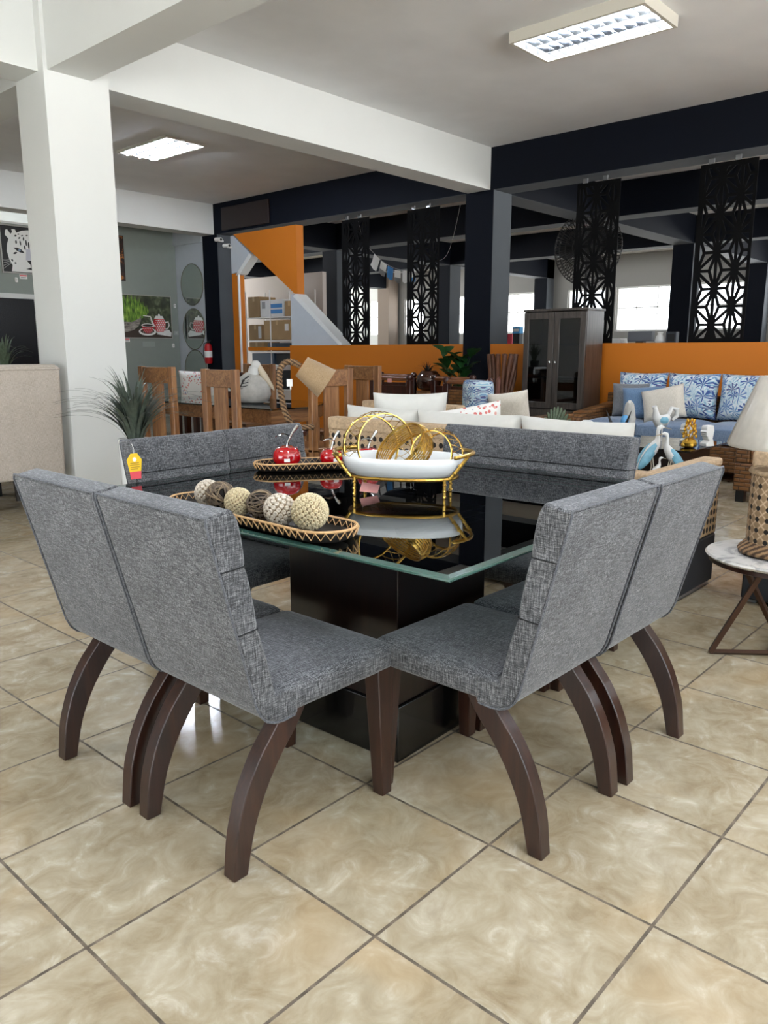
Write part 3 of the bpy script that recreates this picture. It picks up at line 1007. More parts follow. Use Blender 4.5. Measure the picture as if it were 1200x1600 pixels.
# pillows propped on the cane sofa and beyond (local thickness axis y; width axis x)
throw_pillow((2.98, 2.42, .49), R(-45), .50, .53, .20, 'offwhite', 'large plain white pillow propped up at the left end of the cane sofa', tilt=6)
M['printpillow'] = NT('white_cloth_red_flower_print')
_m = M['printpillow']
_v = _m.n('ShaderNodeTexVoronoi')
_v.inputs['Scale'].default_value = 34
_m.l(_m.co, _v.inputs['Vector'])
_big = _m.noise(_m.co, 6, 2)
_m.set(Base_Color=_m.mix(_m.math('MULTIPLY', _m.math('LESS_THAN', _v.outputs['Distance'], .36), _m.math('GREATER_THAN', _big, .47)), 'dedcd8', _m.ramp(_m.sep(_v.outputs['Color'])[0], [(0, 'c26a66'), (.5, 'd59b93'), (.8, '8d8fb0')], 'CONSTANT')), Roughness=.9)
M['printpillow'] = _m.mat
throw_pillow((3.02, 1.96, .49), R(-45), .54, .46, .16, 'printpillow', 'white pillow with small red flower print on the cane sofa beside the plain pillow', tilt=8, roll=-9)

# ------------------------------------------------------------------ marble side table and cane table lamp
o = thing('side_table', 'round white marble side table on a dark bronze frame, right edge of the photo', 'side table', (2.36, -.14, 0), 0)
MB().lathe([(.001, .428), (.268, .428), (.284, .436), (.288, .443), (.282, .45), (.001, .45)], 56).build('marble_top', 'marble', o)
MB().lathe([(.001, .408), (.262, .408), (.272, .412), (.272, .428), (.001, .428)], 56).build('rim_band', 'walnut', o)
M['bronze'] = pm('dark_bronze_metal', '4a3428', .35, .5)
for k in range(3):
    a = R(128 + 120 * k)
    f = (.245 * math.cos(a), .245 * math.sin(a), .012)
    a2 = a + R(52)
    tp = (.235 * math.cos(a2), .235 * math.sin(a2), .41)
    MB().tube([f, tp], .014, 4).build('leg', 'bronze', o)
    MB().tube([f, (0, 0, .012)], .012, 4).build('floor_bar', 'bronze', o)
o = thing('table_lamp', 'cane table lamp with rope base and cream plastic-wrapped shade on the marble table', 'lamp', (2.36, -.14, .45), 0)
mb = MB()
pts = []
for i in range(120):
    t_ = i / 119
    a = 2 * PI * 3 * t_
    pts.append(((.150 - .03 * t_) * math.cos(a), (.150 - .03 * t_) * math.sin(a), .016 + .034 * t_))
mb.tube(pts, .016, 7)
mb.build('rope_base', 'rope', o)
M['canelamp'] = NT('wrapped_cane_webbing')
_m = M['canelamp']
x, y, z = _m.sep(_m.co)
an = _m.math('DIVIDE', _m.math('ARCTAN2', y, x), 2 * PI / 18)
zz = _m.math('DIVIDE', z, .046)
fu = _m.math('SUBTRACT', _m.math('FRACT', an), .5)
fv = _m.math('SUBTRACT', _m.math('FRACT', zz), .5)
dd = _m.math('SQRT', _m.math('ADD', _m.math('MULTIPLY', fu, fu), _m.math('MULTIPLY', fv, fv)))
dg = _m.math('MINIMUM', _m.math('ABSOLUTE', _m.math('SUBTRACT', _m.math('ABSOLUTE', fu), _m.math('ABSOLUTE', fv))), .2)
_m.set(Base_Color=_m.mix(_m.math('LESS_THAN', dd, .22), _m.ramp(dg, [(.02, 'cbb294'), (.08, 'a68a6c'), (.2, '8f7659')]), '15100c'), Roughness=.7)
_m.bump(dg, .4, .004)
M['canelamp'] = _m.mat
MB().lathe([(.128, .05), (.133, .06), (.134, .20), (.133, .345), (.128, .355), (.02, .358)], 40).build('cane_body', 'canelamp', o)
mb = MB()
mb.tube([(.136 * math.cos(2 * PI * i / 40), .136 * math.sin(2 * PI * i / 40), .352 + .003 * math.sin(i * 4)) for i in range(40)], .010, 6, closed=True)
mb.build('top_binding', 'caneplain', o)
MB().tube([(0, 0, .355), (0, 0, .50)], .01, 8).build('lamp_stem', 'brass', o)
mb = MB()
rings = []
for r_, z_ in ((.234, .455), (.238, .470), (.19, .60), (.139, .735), (.134, .74), (.134, .735), (.233, .458)):
    rings.append([((r_ + .0022 * math.sin(i * 2.4)) * math.cos(2 * PI * i / 72), (r_ + .0022 * math.sin(i * 2.4)) * math.sin(2 * PI * i / 72), z_) for i in range(72)])
mb.loft(rings, cap=False)
mb.build('lamp_shade', 'shade', o, smooth=60)

# ------------------------------------------------------------------ brown rattan armchairs
def rattan_chair(label, loc, rz, w=.82, d=.75, ha=.56, hb=.72):
    o = thing('rattan_armchair', label, 'armchair', loc, rz, 'brown rattan armchairs')
    for sx in (.05, d - .05):
        for sy in (-1, 1):
            MB().box(sx - .035, sx + .035, sy * (w / 2 - .06) - .035, sy * (w / 2 - .06) + .035, 0, .10).build('foot', 'black', o)
    MB().box(.0, d, -w / 2, w / 2, .10, .34).build('base_frame', 'rattan', o, bev=.012)
    for s in (-1, 1):
        y0, y1 = (w / 2 - .12, w / 2) if s > 0 else (-w / 2, -w / 2 + .12)
        MB().box(.0, d, y0, y1, .34, ha).build('arm', 'rattan', o, bev=.015)
    MB().box(0, .12, -w / 2 + .12, w / 2 - .12, .34, hb).build('back', 'rattan', o, bev=.015)
    mb = MB()
    puff(mb, .13, d + .02, -w / 2 + .125, w / 2 - .125, .345, .47, .04, .02)
    mb.build('seat_cushion', 'blueseat', o)
    return o
rattan_chair('brown woven rattan armchair on dark feet behind the cream lamp shade', (5.92, .80, 0), 0, .82, .75, .56, .60)
rattan_chair('brown woven rattan armchair behind the cane sofa holding the rolled palm cushion', (5.0, 3.12, 0), 0, .84, .8, .70, .62)
o = thing('rolled_cushion', 'rolled blue palm print cushion standing upright behind the cane sofa', 'cushion', (5.14, 3.38, .62), R(8))
mb = MB()
rings = []
for z_, k in ((0, .78), (.012, .95), (.05, 1.0), (.2, 1.02), (.34, 1.0), (.375, .94), (.39, .78)):
    rings.append([(.145 * k * math.cos(2 * PI * i / 28), .150 * k * math.sin(2 * PI * i / 28), z_ + .008 * math.sin(3 * i)) for i in range(28)])
mb.loft(rings).build('cushion_roll', 'palm2', o, smooth=70)
throw_pillow((5.18, 3.00, .50), R(-78), .40, .42, .20, 'ivory', 'plain ivory pillow right of the rolled palm cushion', tilt=4, roll=-8)

# ------------------------------------------------------------------ palm print sofa against the orange wall
o = thing('palm_sofa', 'brown rattan sofa with blue seat cushions against the orange wall', 'sofa', (7.45, 1.75, 0), 0)
Y0, Y1 = -.55, 1.62       # local extents along the wall
MB().box(-.55, .5, Y0, Y1, .10, .36).build('base_frame', 'rattan', o, bev=.015)
MB().box(.38, .50, Y0, Y1, .36, .80).build('back_frame', 'rattan', o, bev=.015)
for s, (a, b_) in (('l', (Y1 - .16, Y1)), ('r', (Y0, Y0 + .16))):
    MB().prism([(-.60, .10), (.42, .10), (.42, .70), (-.45, .62), (-.60, .56)], a, b_, 'y').build('arm', 'rattan', o, bev=.03, seg=3)
for k in range(3):
    mb = MB()
    y = Y0 + .17 + .61 * k
    puff(mb, -.56, .22, y, y + .60, .37, .53, .05, .03)
    mb.build('seat_cushion', 'blueseat', o)
for x, y in ((-.48, Y0 + .08), (-.48, Y1 - .08), (.42, Y0 + .08), (.42, Y1 - .08)):
    MB().box(x - .04, x + .04, y - .04, y + .04, 0, .10).build('foot', 'black', o)
def palm_cushion(y, w, lb):
    mb = MB()
    mb.T = Matrix.Rotation(R(90), 4, 'Z')
    mb.pillow(w, .50, .24, 14)
    q = mb.build('back_cushion', 'palm', smooth=70)
    q.location = (7.62, y, .555)
    q.rotation_euler = (0, R(9), 0)
    return tag(q, lb, 'cushion', 'palm print back cushions on the rattan sofa')
palm_cushion(2.865, .58, 'left blue palm print back cushion, behind the grey and blue pillows')
palm_cushion(2.28, .57, 'middle blue palm print back cushion, behind the ivory pillow')
palm_cushion(1.70, .57, 'right blue palm print back cushion, partly hidden by the cream lamp shade')
throw_pillow((7.38, 2.86, .56), R(-62), .40, .38, .15, 'greypillow', 'stone grey square pillow on the left of the palm sofa', tilt=-14)
throw_pillow((7.28, 2.66, .55), R(-75), .46, .36, .15, 'bluepillow', 'soft blue square pillow between the grey and the ivory pillow on the palm sofa', tilt=-14, roll=-4)
throw_pillow((7.16, 2.36, .56), R(-85), .46, .36, .15, 'ivory', 'ivory square pillow leaning in front of the middle palm cushion', tilt=-12, roll=-13)

# ------------------------------------------------------------------ glass coffee table with its ornaments
o = thing('coffee_table', 'dark low coffee table with a glass top carrying birds and busts, before the palm sofa', 'coffee table', (5.20, 1.92, 0), 0)
g = MB()
g.box(-.42, .42, -.75, .75, .535, .55)
g.build('glass_top', 'smokeglass', o, smooth=0, bev=.003)
MB().box(-.36, .36, -.62, .62, .10, .533).build('base_box', 'wenge', o, bev=.004)
MB().box(-.40, .40, -.66, .66, 0, .10).build('plinth', 'black', o)
ZT = .551
def part(mb, nm, m, o, **k):
    return mb.build(nm, m, o, **k)
def bust(loc, rz, s, lb):
    o = thing('face_bust', lb, 'sculpture', loc, rz, 'white face busts on the coffee table')
    mb = MB()
    # folded ribbon-like base, neck and flat-backed face
    mb.prism([(-.055 * s, 0), (.06 * s, 0), (.065 * s, .03 * s), (.02 * s, .055 * s), (.03 * s, .075 * s), (-.03 * s, .07 * s)], -.04 * s, .04 * s, 'y')
    face = [(.035, .07), (.04, .095), (.060, .10), (.058, .112), (.066, .118), (.060, .126), (.066, .132), (.074, .142), (.060, .155), (.062, .175), (.05, .20), (-.03, .20), (-.045, .15), (-.035, .10), (-.03, .07)]
    mb.prism([(a * s, b_ * s) for a, b_ in face], -.035 * s, .035 * s, 'y')
    mb.build('bust_body', 'plaster', o, bev=.006 * s, seg=3, smooth=60)
    return o
bust((5.28, 1.395, ZT), R(150), .80, 'white face bust left of the gold ornament on the coffee table')
bust((5.20, 1.20, ZT), R(160), .82, 'white face bust right of the gold ornament at the coffee table edge')
o = thing('gold_ornament', 'gold frog-like figure under a cluster of gold petals on the coffee table', 'ornament', (5.02, 1.275, ZT), 0)
MB().lathe([(.03, 0), (.052, .012), (.058, .035), (.045, .06), (.02, .075), (.001, .08)], 18).ball((-.035, .03, .02), .022, 10).ball((-.035, -.03, .02), .022, 10).build('body', 'goldleaf', o)
mb = MB()
for i in range(34):
    a = i * 2.4
    z_ = .08 + .14 * i / 34
    r_ = .05 * (1 - .5 * i / 34)
    mb.ball((r_ * math.cos(a), r_ * math.sin(a), z_), .016, 8, sc=(1, .6, 1))
mb.build('petals', 'goldleaf', o)
def heron(loc, rz, s, lb, nm='heron_figure', blue=True, down=0):
    o = thing(nm, lb, 'figurine', loc, rz, 'blue and white heron figures')
    mb = MB()
    # body leaning: from tail low at -x to the breast high at +x
    sp = [(-.135, .085, .004), (-.10, .13, .018), (-.05, .19, .038), (0, .25, .046), (.035, .30, .036), (.05, .335, .022), (.048, .37, .015), (.045, .40, .014), (.055, .43, .018), (.075, .437, .016), (.098, .432, .007)]
    mb.tube([(a * s, 0, b_ * s) for a, b_, c_ in sp], [c_ * s for a, b_, c_ in sp], 14)
    mb.build('body', 'plaster', o, smooth=70)
    MB().tube([(.095 * s, 0, .432 * s), (.17 * s, 0, .415 * s)], [.006 * s, .0012 * s], 6).build('beak', pm('horn_beak', '9a8c74', .5), o)
    if blue:
        for q in (-1, 1):
            wg = MB()
            wg.T = Matrix.Translation((-.048 * s, q * .030 * s, .205 * s)) @ Matrix.Rotation(R(-54), 4, 'Y')
            wg.ball((0, 0, 0), .115 * s, 14, sc=(1.1, .17, .36)).build('wing', 'birdblue', o)
    for q in (-1, 1):
        MB().tube([(.0, q * .016 * s, .22 * s), (.018 * s, q * .016 * s, .12 * s), (0, q * .016 * s, .0)], .0045 * s, 6).build('leg', pm('pale_bone_paint', 'c9c0ae', .6), o)
    return o
o = thing('low_stool', 'dark low wooden stool behind the right far chair, carrying the heron figures', 'stool', (4.46, 1.30, 0), 0)
MB().box(-.25, .25, -.30, .30, .30, .34).build('top', 'wenge', o, bev=.005)
for a in (-1, 1):
    for c_ in (-1, 1):
        MB().box(a * .21 - .02, a * .21 + .02, c_ * .26 - .02, c_ * .26 + .02, 0, .30).build('leg', 'wenge', o)
heron((4.48, 1.345, .341), R(-35), .92, 'tallest blue-winged heron figure, standing left and facing right')
heron((4.50, 1.205, .341), R(140), .83, 'blue-winged heron figure bending to the left, right of the tallest heron')
heron((4.32, 1.235, .341), R(-50), .46, 'small all-white heron figure between the two blue herons', blue=False)
o = thing('rooster_figure', 'white and blue rooster figure with curled tail on the coffee table', 'figurine', (5.30, 1.63, ZT), R(150))
MB().tube([(-.07, 0, .20), (-.03, 0, .17), (.02, 0, .165), (.055, 0, .20), (.06, 0, .255), (.075, 0, .29)], [.03, .05, .055, .036, .02, .02], 12).build('body', 'plaster', o)
MB().tube([(-.06, 0, .20), (-.10, 0, .27), (-.15, 0, .26), (-.15, 0, .20), (-.11, 0, .17)], [.016, .018, .02, .018, .01], 8).build('tail', 'plaster', o)
MB().ball((0, .045, .175), .045, 10, sc=(1, .4, .7)).build('wing', 'birdblue', o)
for q in (-1, 1):
    MB().tube([(.0, q * .02, .13), (0, q * .02, 0)], .006, 6).build('leg', 'plaster', o)
o = thing('parrot_figure', 'grey carved parrot with a blue egg at its breast on the coffee table', 'figurine', (5.22, 1.875, ZT), R(200))
MB().tube([(0, 0, .0), (0, 0, .10), (.0, 0, .18), (.01, 0, .25), (.02, 0, .30), (.03, 0, .33)], [.045, .05, .055, .045, .036, .012], 12).build('body', 'stone', o)
MB().tube([(.03, 0, .315), (.065, 0, .305), (.07, 0, .28)], [.02, .013, .003], 8).build('beak', 'stone', o)
MB().ball((.05, -.03, .15), .045, 12, sc=(.7, .8, 1.5)).build('blue_egg', pm('sky_blue_glaze', '5b9fd4', .3), o)
o = thing('shell_sculpture', 'fan-shaped grey-green leaf sculpture standing behind the white cushions', 'sculpture', (5.05, 2.46, ZT), R(85))
mb = MB()
for i in range(9):
    a = R(38 + 13 * i)
    mb.tube([(0, 0, .02), (.16 * math.cos(a) * .6, .01, .16 * math.sin(a)), (.17 * math.cos(a), 0, .26 * math.sin(a))], [.012, .03, .006], 6)
mb.box(-.05, .05, -.03, .03, 0, .03)
mb.build('leaf_fan', 'leafpale', o)
o = thing('white_ornament', 'smooth white pebble-like ornament behind the white cushions', 'ornament', (5.0, 2.20, ZT), R(95))
MB().ball((-.05, 0, .075), .085, 16, sc=(1.05, .6, 1.12)).ball((.06, 0, .06), .075, 16, sc=(1.2, .6, 1.0)).build('pebble', 'plaster', o)
o = thing('decor_sprig', 'black twig ornament with dark pointed leaves on the coffee table', 'ornament', (5.02, 1.86, ZT), 0)
for i, (dy, h_) in enumerate(((.13, .25), (.05, .14), (-.02, .12), (-.07, .22), (-.09, .26))):
    MB().tube([(0, 0, 0), (0, dy * .6, h_ * .6), (.01, dy, h_)], [.006, .012, .002], 6).build('leaf', 'black', o)

# ------------------------------------------------------------------ glass-door cabinet
o = thing('glass_cabinet', 'tall grey-brown cabinet with two glass doors against the orange wall', 'cabinet', (7.58, 3.985, 0), 0)
w, d, h = .43, .42, 1.765
MB().box(0, d, -w, w, .0, .08).build('plinth', 'greyoak', o)
MB().box(0, d, -w, -w + .025, .08, h).build('side_panel', 'greyoak', o)
MB().box(0, d, w - .025, w, .08, h).build('side_panel', 'greyoak', o)
MB().box(d - .02, d, -w + .025, w - .025, .08, h).build('back_panel', pm('cabinet_back_board', '6d5c4e', .6), o)
MB().box(-.015, d + .01, -w - .015, w + .015, h, h + .03).build('top_panel', 'greyoak', o, bev=.006)
for z_ in (.085, .56, .95, 1.36):
    MB().box(.02, d - .02, -w + .025, w - .025, z_, z_ + .02).build('shelf', 'greyoak', o)
for s in (-1, 1):
    y0, y1 = (.004, w - .004) if s > 0 else (-w + .004, -.004)
    MB().box(-.02, -.002, y0, y1, .1, .57).build('lower_door', 'greyoak', o, bev=.004)
    z0, z1 = .585, h - .012
    mb = MB().box(-.022, -.002, y0, y0 + .075, z0, z1).box(-.022, -.002, y1 - .075, y1, z0, z1).box(-.022, -.002, y0 + .075, y1 - .075, z0, z0 + .08).box(-.022, -.002, y0 + .075, y1 - .075, z1 - .08, z1)
    dr = mb.build('door', 'greyoak', o, bev=.004)
    MB().box(-.014, -.010, y0 + .075, y1 - .075, z0 + .08, z1 - .08).build('glass_pane', 'smokeglass', dr, smooth=0)
    yk = y0 + .035 if s > 0 else y1 - .035
    MB().ball((-.034, yk, 1.15), .014, 10, sc=(.8, .8, 1.6)).tube([(-.034, yk, 1.15), (-.02, yk, 1.15)], .005, 6).build('knob', 'silver', dr)
o = thing('driftwood_stand', 'tall bundle of reddish driftwood stems left of the glass cabinet', 'stand', (7.66, 4.78, 0), 0)
mb = MB()
for k in range(13):
    a = 2 * PI * k / 13
    pts = []
    for i in range(9):
        t_ = i / 8
        r_ = .10 + .09 * abs(t_ - .45) ** 1.3 * 2 + .012 * math.sin(k * 2.1 + i)
        pts.append((r_ * math.cos(a + .5 * t_), r_ * math.sin(a + .5 * t_), 1.25 * t_))
    mb.tube(pts, [.028 + .008 * math.sin(k + i * 1.7) for i in range(9)], 7)
mb.build('stems', 'drift', o)
MB().tube([(-.17, -.02, .2), (-.19, -.05, .6), (-.17, -.06, .92), (-.12, -.03, .96)], [.02, .03, .03, .02], 8).build('twisted_branch', wood('pale_pink_driftwood', '5e3a33', '8c5d52', 'a2796c', 'z', .5), o)

# ------------------------------------------------------------------ teak dining set on the left
def teak_chair(label, loc, rz, w=.47, top=1.14):
    o = thing('wooden_dining_chair', label, 'chair', loc, rz, 'honey brown wooden dining chairs')
    h = w / 2
    for s in (-1, 1):
        y0, y1 = (h - .07, h) if s > 0 else (-h, -h + .07)
        MB().prism([(0, 0), (.055, 0), (.055, .45), (.045, top), (-.005, top), (.0, .45)], y0, y1, 'y').build('back_post', 'teak', o, bev=.005)
        MB().box(.40, .455, y0, y1, 0, .43).build('front_leg', 'teak', o, bev=.005)
    MB().box(.0, .045, -h + .07, h - .07, top - .15, top - .005).build('top_rail', 'teakx', o, bev=.005)
    MB().box(.012, .036, -.085, .085, .46, top - .15).build('back_slat', 'teak', o, bev=.003)
    MB().box(.0, .47, -h, h, .43, .47).build('seat', 'teakx', o, bev=.01)
    MB().box(.01, .04, -h + .07, h - .07, .36, .43).build('rear_rail', 'teakx', o)
    return o
teak_chair('wooden dining chair with slatted back partly behind the grass plant', (2.90, 5.42, 0), 0, .56, 1.15)
teak_chair('wooden dining chair with slatted back between the grass plant and the pelican', (2.90, 4.46, 0), 0, .48)
teak_chair('wooden dining chair at the near end of the wooden table, under the burlap shade', (3.66, 3.86, 0), PI / 2, .50)
teak_chair('wooden dining chair across the wooden table, just right of the rope lamp shade', (4.98, 4.74, 0), PI, .50)
teak_chair('wooden dining chair on the far side of the wooden table, behind the pelican', (4.98, 6.45, 0), PI, .56)
o = thing('wooden_table', 'honey brown wooden dining table with a glass sheet on top and a white pelican', 'table', (3.95, 5.6, 0), 0)
poly = [(-.50, -1.17), (.02, -1.17), (.52, -.80), (.52, 1.1), (-.10, 1.15), (-.48, .95)]
MB().prism(poly, .765, .777, 'z').build('glass_sheet', 'glass', o, smooth=0)
MB().prism([(x * .985, y * .985) for x, y in poly], .745, .764, 'z').build('wooden_top', 'teakx', o)
MB().prism([(x * .96, y * .97) for x, y in poly], .64, .745, 'z').build('apron', 'teakx', o)
for x, y in ((-.40, -1.02), (.36, -.78), (.40, .95), (-.36, .90)):
    MB().box(x - .05, x + .05, y - .05, y + .05, 0, .64).build('leg', 'teak', o, bev=.005)
# pelican figure
o = thing('pelican_figure', 'large white carved pelican with grey wing feathers resting on the wooden table', 'sculpture', (3.88, 5.25, .778), R(-40))
MB().lathe([(.10, 0), (.16, .02), (.185, .08), (.18, .15), (.15, .21), (.10, .26), (.05, .30), (.001, .31)], 24, sx=1.05, sy=.85).build('body', 'stone', o, smooth=70)
MB().tube([(.02, 0, .20), (.02, 0, .28), (.03, 0, .34), (.06, 0, .375)], [.08, .06, .05, .035], 14).ball((.05, 0, .375), .048, 14).build('neck_and_head', 'plaster', o, smooth=70)
MB().tube([(.07, 0, .37), (.13, -.005, .27), (.20, -.01, .16), (.225, -.012, .125)], [.03, .034, .022, .006], 10).build('bill', pm('warm_cream_bill', 'd6c8b0', .5), o, smooth=70)
mb = MB()
for i in range(15):
    a = -.9 + i * .13
    for s in (-1, 1):
        mb.tube([(-.02 + .02 * math.sin(i), s * (.08 + .05 * math.cos(a)), .27 - .01 * i % 3), (-.08 - .01 * i, s * .155, .22 - .006 * i), (-.12 - .008 * i, s * .17, .13 + .004 * i)], [.006, .013, .003], 5, m=i % 3 == 0)
mb.build('wing_feathers', ['stone', 'black'], o)
# rope lamp on a small stool
o = thing('round_stool', 'small dark round stool under the rope lamp, behind the far left chairs', 'stool', (2.925, 3.535, 0), 0)
MB().lathe([(.001, .65), (.095, .65), (.10, .66), (.10, .683), (.095, .688), (.001, .688)], 24).build('top', 'mahog', o)
for k in range(3):
    a = 2 * PI * k / 3 + .5
    MB().tube([(.06 * math.cos(a), .06 * math.sin(a), .65), (.095 * math.cos(a), .095 * math.sin(a), 0)], .014, 8).build('leg', 'mahog', o)
o = thing('rope_lamp', 'rope-wrapped arched lamp with a tilted burlap shade behind the far left chairs', 'lamp', (2.96, 3.505, .69), R(-43.1))
def smooth_path(P, k=5):
    P = [Vector(p) for p in P]
    out = []
    for i in range(len(P) - 1):
        a, b, c, d = P[max(i - 1, 0)], P[i], P[i + 1], P[min(i + 2, len(P) - 1)]
        for j in range(k):
            f = j / k
            out.append(.5 * (2 * b + (c - a) * f + (2 * a - 5 * b + 4 * c - d) * f * f + (3 * b - a - 3 * c + d) * f ** 3))
    out.append(P[-1])
    return out
RP = smooth_path([(.103, 0, .02), (.05, 0, .02), (-.016, 0, .022), (-.065, 0, .047), (-.096, 0, .09), (-.127, 0, .183), (-.144, 0, .28), (-.154, 0, .377), (-.150, 0, .449), (-.122, 0, .5), (-.078, 0, .52), (-.03, 0, .508), (.01, 0, .485)], 10)
mb = MB()
mb.tube(RP, [.024 + .004 * math.sin(i * 1.55) for i in range(len(RP))], 10)
mb.tube([(.05 * math.cos(a) + .045, .05 * math.sin(a) + .03, .018) for a in [2 * PI * i / 24 for i in range(24)]], .016, 8, closed=True)
mb.build('rope_arch', 'rope', o, smooth=80)
a0, ax = Vector((.0165, 0, .485)), Vector((.19, 0, -.132))
q = ax.normalized().to_track_quat('Z', 'Y').to_matrix().to_4x4()
mb = MB()
mb.T = Matrix.Translation(a0) @ q
mb.lathe([(.001, .0), (.085, 0), (.125, ax.length), (.122, ax.length), (.083, .003), (.001, .003)], 40)
mb.build('burlap_shade', 'burlap', o)
MB().box(-.098, -.055, -.02, -.018, .335, .39).box(-.075, -.065, -.02, -.018, .31, .335).build('paper_tag', 'paper', o, smooth=0)

# ------------------------------------------------------------------ plants
def grass(o, n, h, spread, mat, w=.011, base=(0, 0, 0)):
    mb = MB()
    for i in range(n):
        a = random.uniform(0, 2 * PI)
        L = h * random.uniform(.6, 1.05)
        out = spread * random.uniform(.15, 1.0)
        d = Vector((math.cos(a), math.sin(a), 0))
        sd = Vector((-d.y, d.x, 0))
        p0 = Vector(base) + d * random.uniform(0, .035)
        p1 = p0 + d * out * .25 + Vector((0, 0, L * .85))
        p2 = p0 + d * out * 1.05 + Vector((0, 0, L * (1.02 - .42 * (out / spread) ** 2)))
        rows = []
        P = bez(p0, p1, p2, 9)
        for j, p in enumerate(P):
            p = Vector(p)
            t_ = j / 9
            ww = w * (.55 + .6 * math.sin(PI * min(1, t_ * 1.1 + .08))) * (1 - t_ ** 3) + .0006
            rows.append([tuple(p - sd * ww), tuple(p + d * .003 * (1 - t_)), tuple(p + sd * ww), tuple(p - Vector((0, 0, .0015)) - d * .001)])
        mb.loft(rows)
    ob = mb.build('grass_blades', mat, o)
    ob['kind'] = 'stuff'
    return ob
o = thing('potted_grass', 'tall dusty green ornamental grass in a white pot beside the white pillar', 'plant', (1.90, 4.12, 0), 0)
MB().lathe([(.09, 0), (.10, .01), (.115, .3), (.12, .60), (.125, .66), (.118, .665), (.11, .64), (.001, .63)], 28).build('pot', 'porcelain', o)
MB().tube([(-.01, -.02, .63), (.0, -.03, .75)], .012, 8).build('stems', 'leaf', o)
grass(o, 130, .57, .52, 'leaf', .010, (0, 0, .60))
o = thing('potted_grass', 'small grey-green spiky plant on the console behind the oatmeal chair, left edge', 'plant', (2.38, 7.40, .98), 0)
MB().lathe([(.06, 0), (.08, .01), (.09, .12), (.08, .12), (.001, .11)], 20).build('pot', 'black', o)
grass(o, 60, .38, .26, 'leafpale', .012, (0, 0, .10))
o = thing('console_table', 'dark console behind the oatmeal chair carrying a spiky plant', 'table', (2.30, 7.40, 0), 0)
MB().box(-.5, .42, -.2, .2, .94, .98).build('top', 'wenge', o)
for x in (-.46, .38):
    MB().box(x - .03, x + .03, -.18, .18, 0, .94).build('leg', 'wenge', o)
# oatmeal high-back chair, left edge
o = thing('high_back_chair', 'oatmeal linen high-back chair seen from behind at the left edge', 'chair', (1.48, 5.28, 0), R(-6))
MB().prism([(-.30, .27), (.42, .27), (.42, .30), (.44, 1.16), (.40, 1.185), (-.40, 1.185), (-.44, 1.16)], 0, .12, 'y').build('backrest', 'beige', o, bev=.02, seg=3)
mb = MB()
puff(mb, -.34, .40, .10, .68, .30, .50, .05, .02)
mb.build('seat', 'beige', o)
MB().box(-.42, .44, -.008, .10, 1.14, 1.155).build('piping', 'beige', o, bev=.006)
for x, y in ((.36, .06), (.20, .62), (-.28, .06), (-.28, .62)):
    MB().tube([(x, y, .30), (x + .012, y - .01, 0)], [.032, .022], 8).build('leg', 'wenge', o)
# second chair fabric and marble shelf unit beyond it
o = thing('shelf_unit', 'grey shelf unit with thin black shelves between the oatmeal chair and the white pillar', 'shelf', (2.02, 6.10, 0), 0)
MB().box(-.30, .22, .05, .30, .20, .94).build('body', pm('pale_grey_marbled_panel', '9fa0a1', .5, var=.15, vs_=6), o)
for z_ in (.72, .93, .55):
    MB().box(-.30, .26, -.02, .05, z_, z_ + .012).build('shelf_board', 'black', o)
for x in (-.28, .0, .2):
    MB().box(x - .012, x + .012, .1, .28, 0, .20).build('leg', 'black', o)

# ------------------------------------------------------------------ dark wooden armchairs, pot and plant along the orange wall
def mahog_chair(label, loc, rz, w=.62, panel='mahog'):
    o = thing('mahogany_armchair', label, 'armchair', loc, rz, 'dark mahogany armchairs by the orange wall')
    h = w / 2
    for s in (-1, 1):
        MB().box(-.03, .03, s * h - .035, s * h + .035, 0, .93).ball((0, s * h, .965), .045, 12).build('back_post', 'mahog', o, bev=.006)
        MB().box(.50, .56, s * h - .035, s * h + .035, 0, .60).build('front_leg', 'mahog', o)
        MB().box(.0, .58, s * h - .04, s * h + .04, .60, .64).build('armrest', 'mahog', o, bev=.01)
    MB().tube([(0, -h, .95), (0, h, .95)], .028, 12).build('top_rail', 'mahogl', o)
    MB().box(-.015, .015, -h + .04, h - .04, .44, .86).build('back_panel', panel, o)
    MB().box(0, .56, -h, h, .38, .43).build('seat', 'mahog', o, bev=.01)
    return o
mahog_chair('dark mahogany armchair with turned rail farther back, left of the glazed pot', (7.25, 6.25, 0), 0, .60)
mahog_chair('dark mahogany armchair with a pink tag nearer in front, left of the glazed pot', (6.45, 5.66, 0), 0, .62)
mahog_chair('dark mahogany armchair right of the green plant, nearest of the pair by the dark pillar', (6.05, 4.16, 0), 0, .60, 'rattan')
mahog_chair('dark mahogany armchair behind the nearer one by the dark pillar', (6.78, 4.92, 0), 0, .60)
o = thing('price_tag', 'pink price tag on the top rail of the mahogany armchair', 'tag', (6.40, 5.64, .90), 0)
MB().box(0, .002, -.035, .035, 0, .05).build('tag_card', 'pink', o, smooth=0)
o = thing('glazed_pot', 'round glossy brown glazed pot on a wooden stand before the orange wall', 'pot', (7.27, 5.70, 0), 0)
MB().lathe([(.12, 0), (.15, .05), (.16, .3), (.165, .70), (.172, .76), (.001, .76)], 24).build('stand', 'teak', o)
MB().lathe([(.09, .76), (.15, .80), (.175, .88), (.16, .96), (.11, 1.02), (.10, 1.03), (.001, 1.02)], 28).build('pot_body', 'pot', o, smooth=80)
grass(o, 26, .17, .16, 'black', .006, (.03, .05, .99))
o = thing('fiddle_plant', 'dark green broad-leaved potted plant beside the dark pillar', 'plant', (7.55, 5.45, 0), 0)
MB().lathe([(.13, 0), (.16, .4), (.17, .42), (.001, .42)], 20).build('pot', 'mahog', o)
st, lf = MB(), []
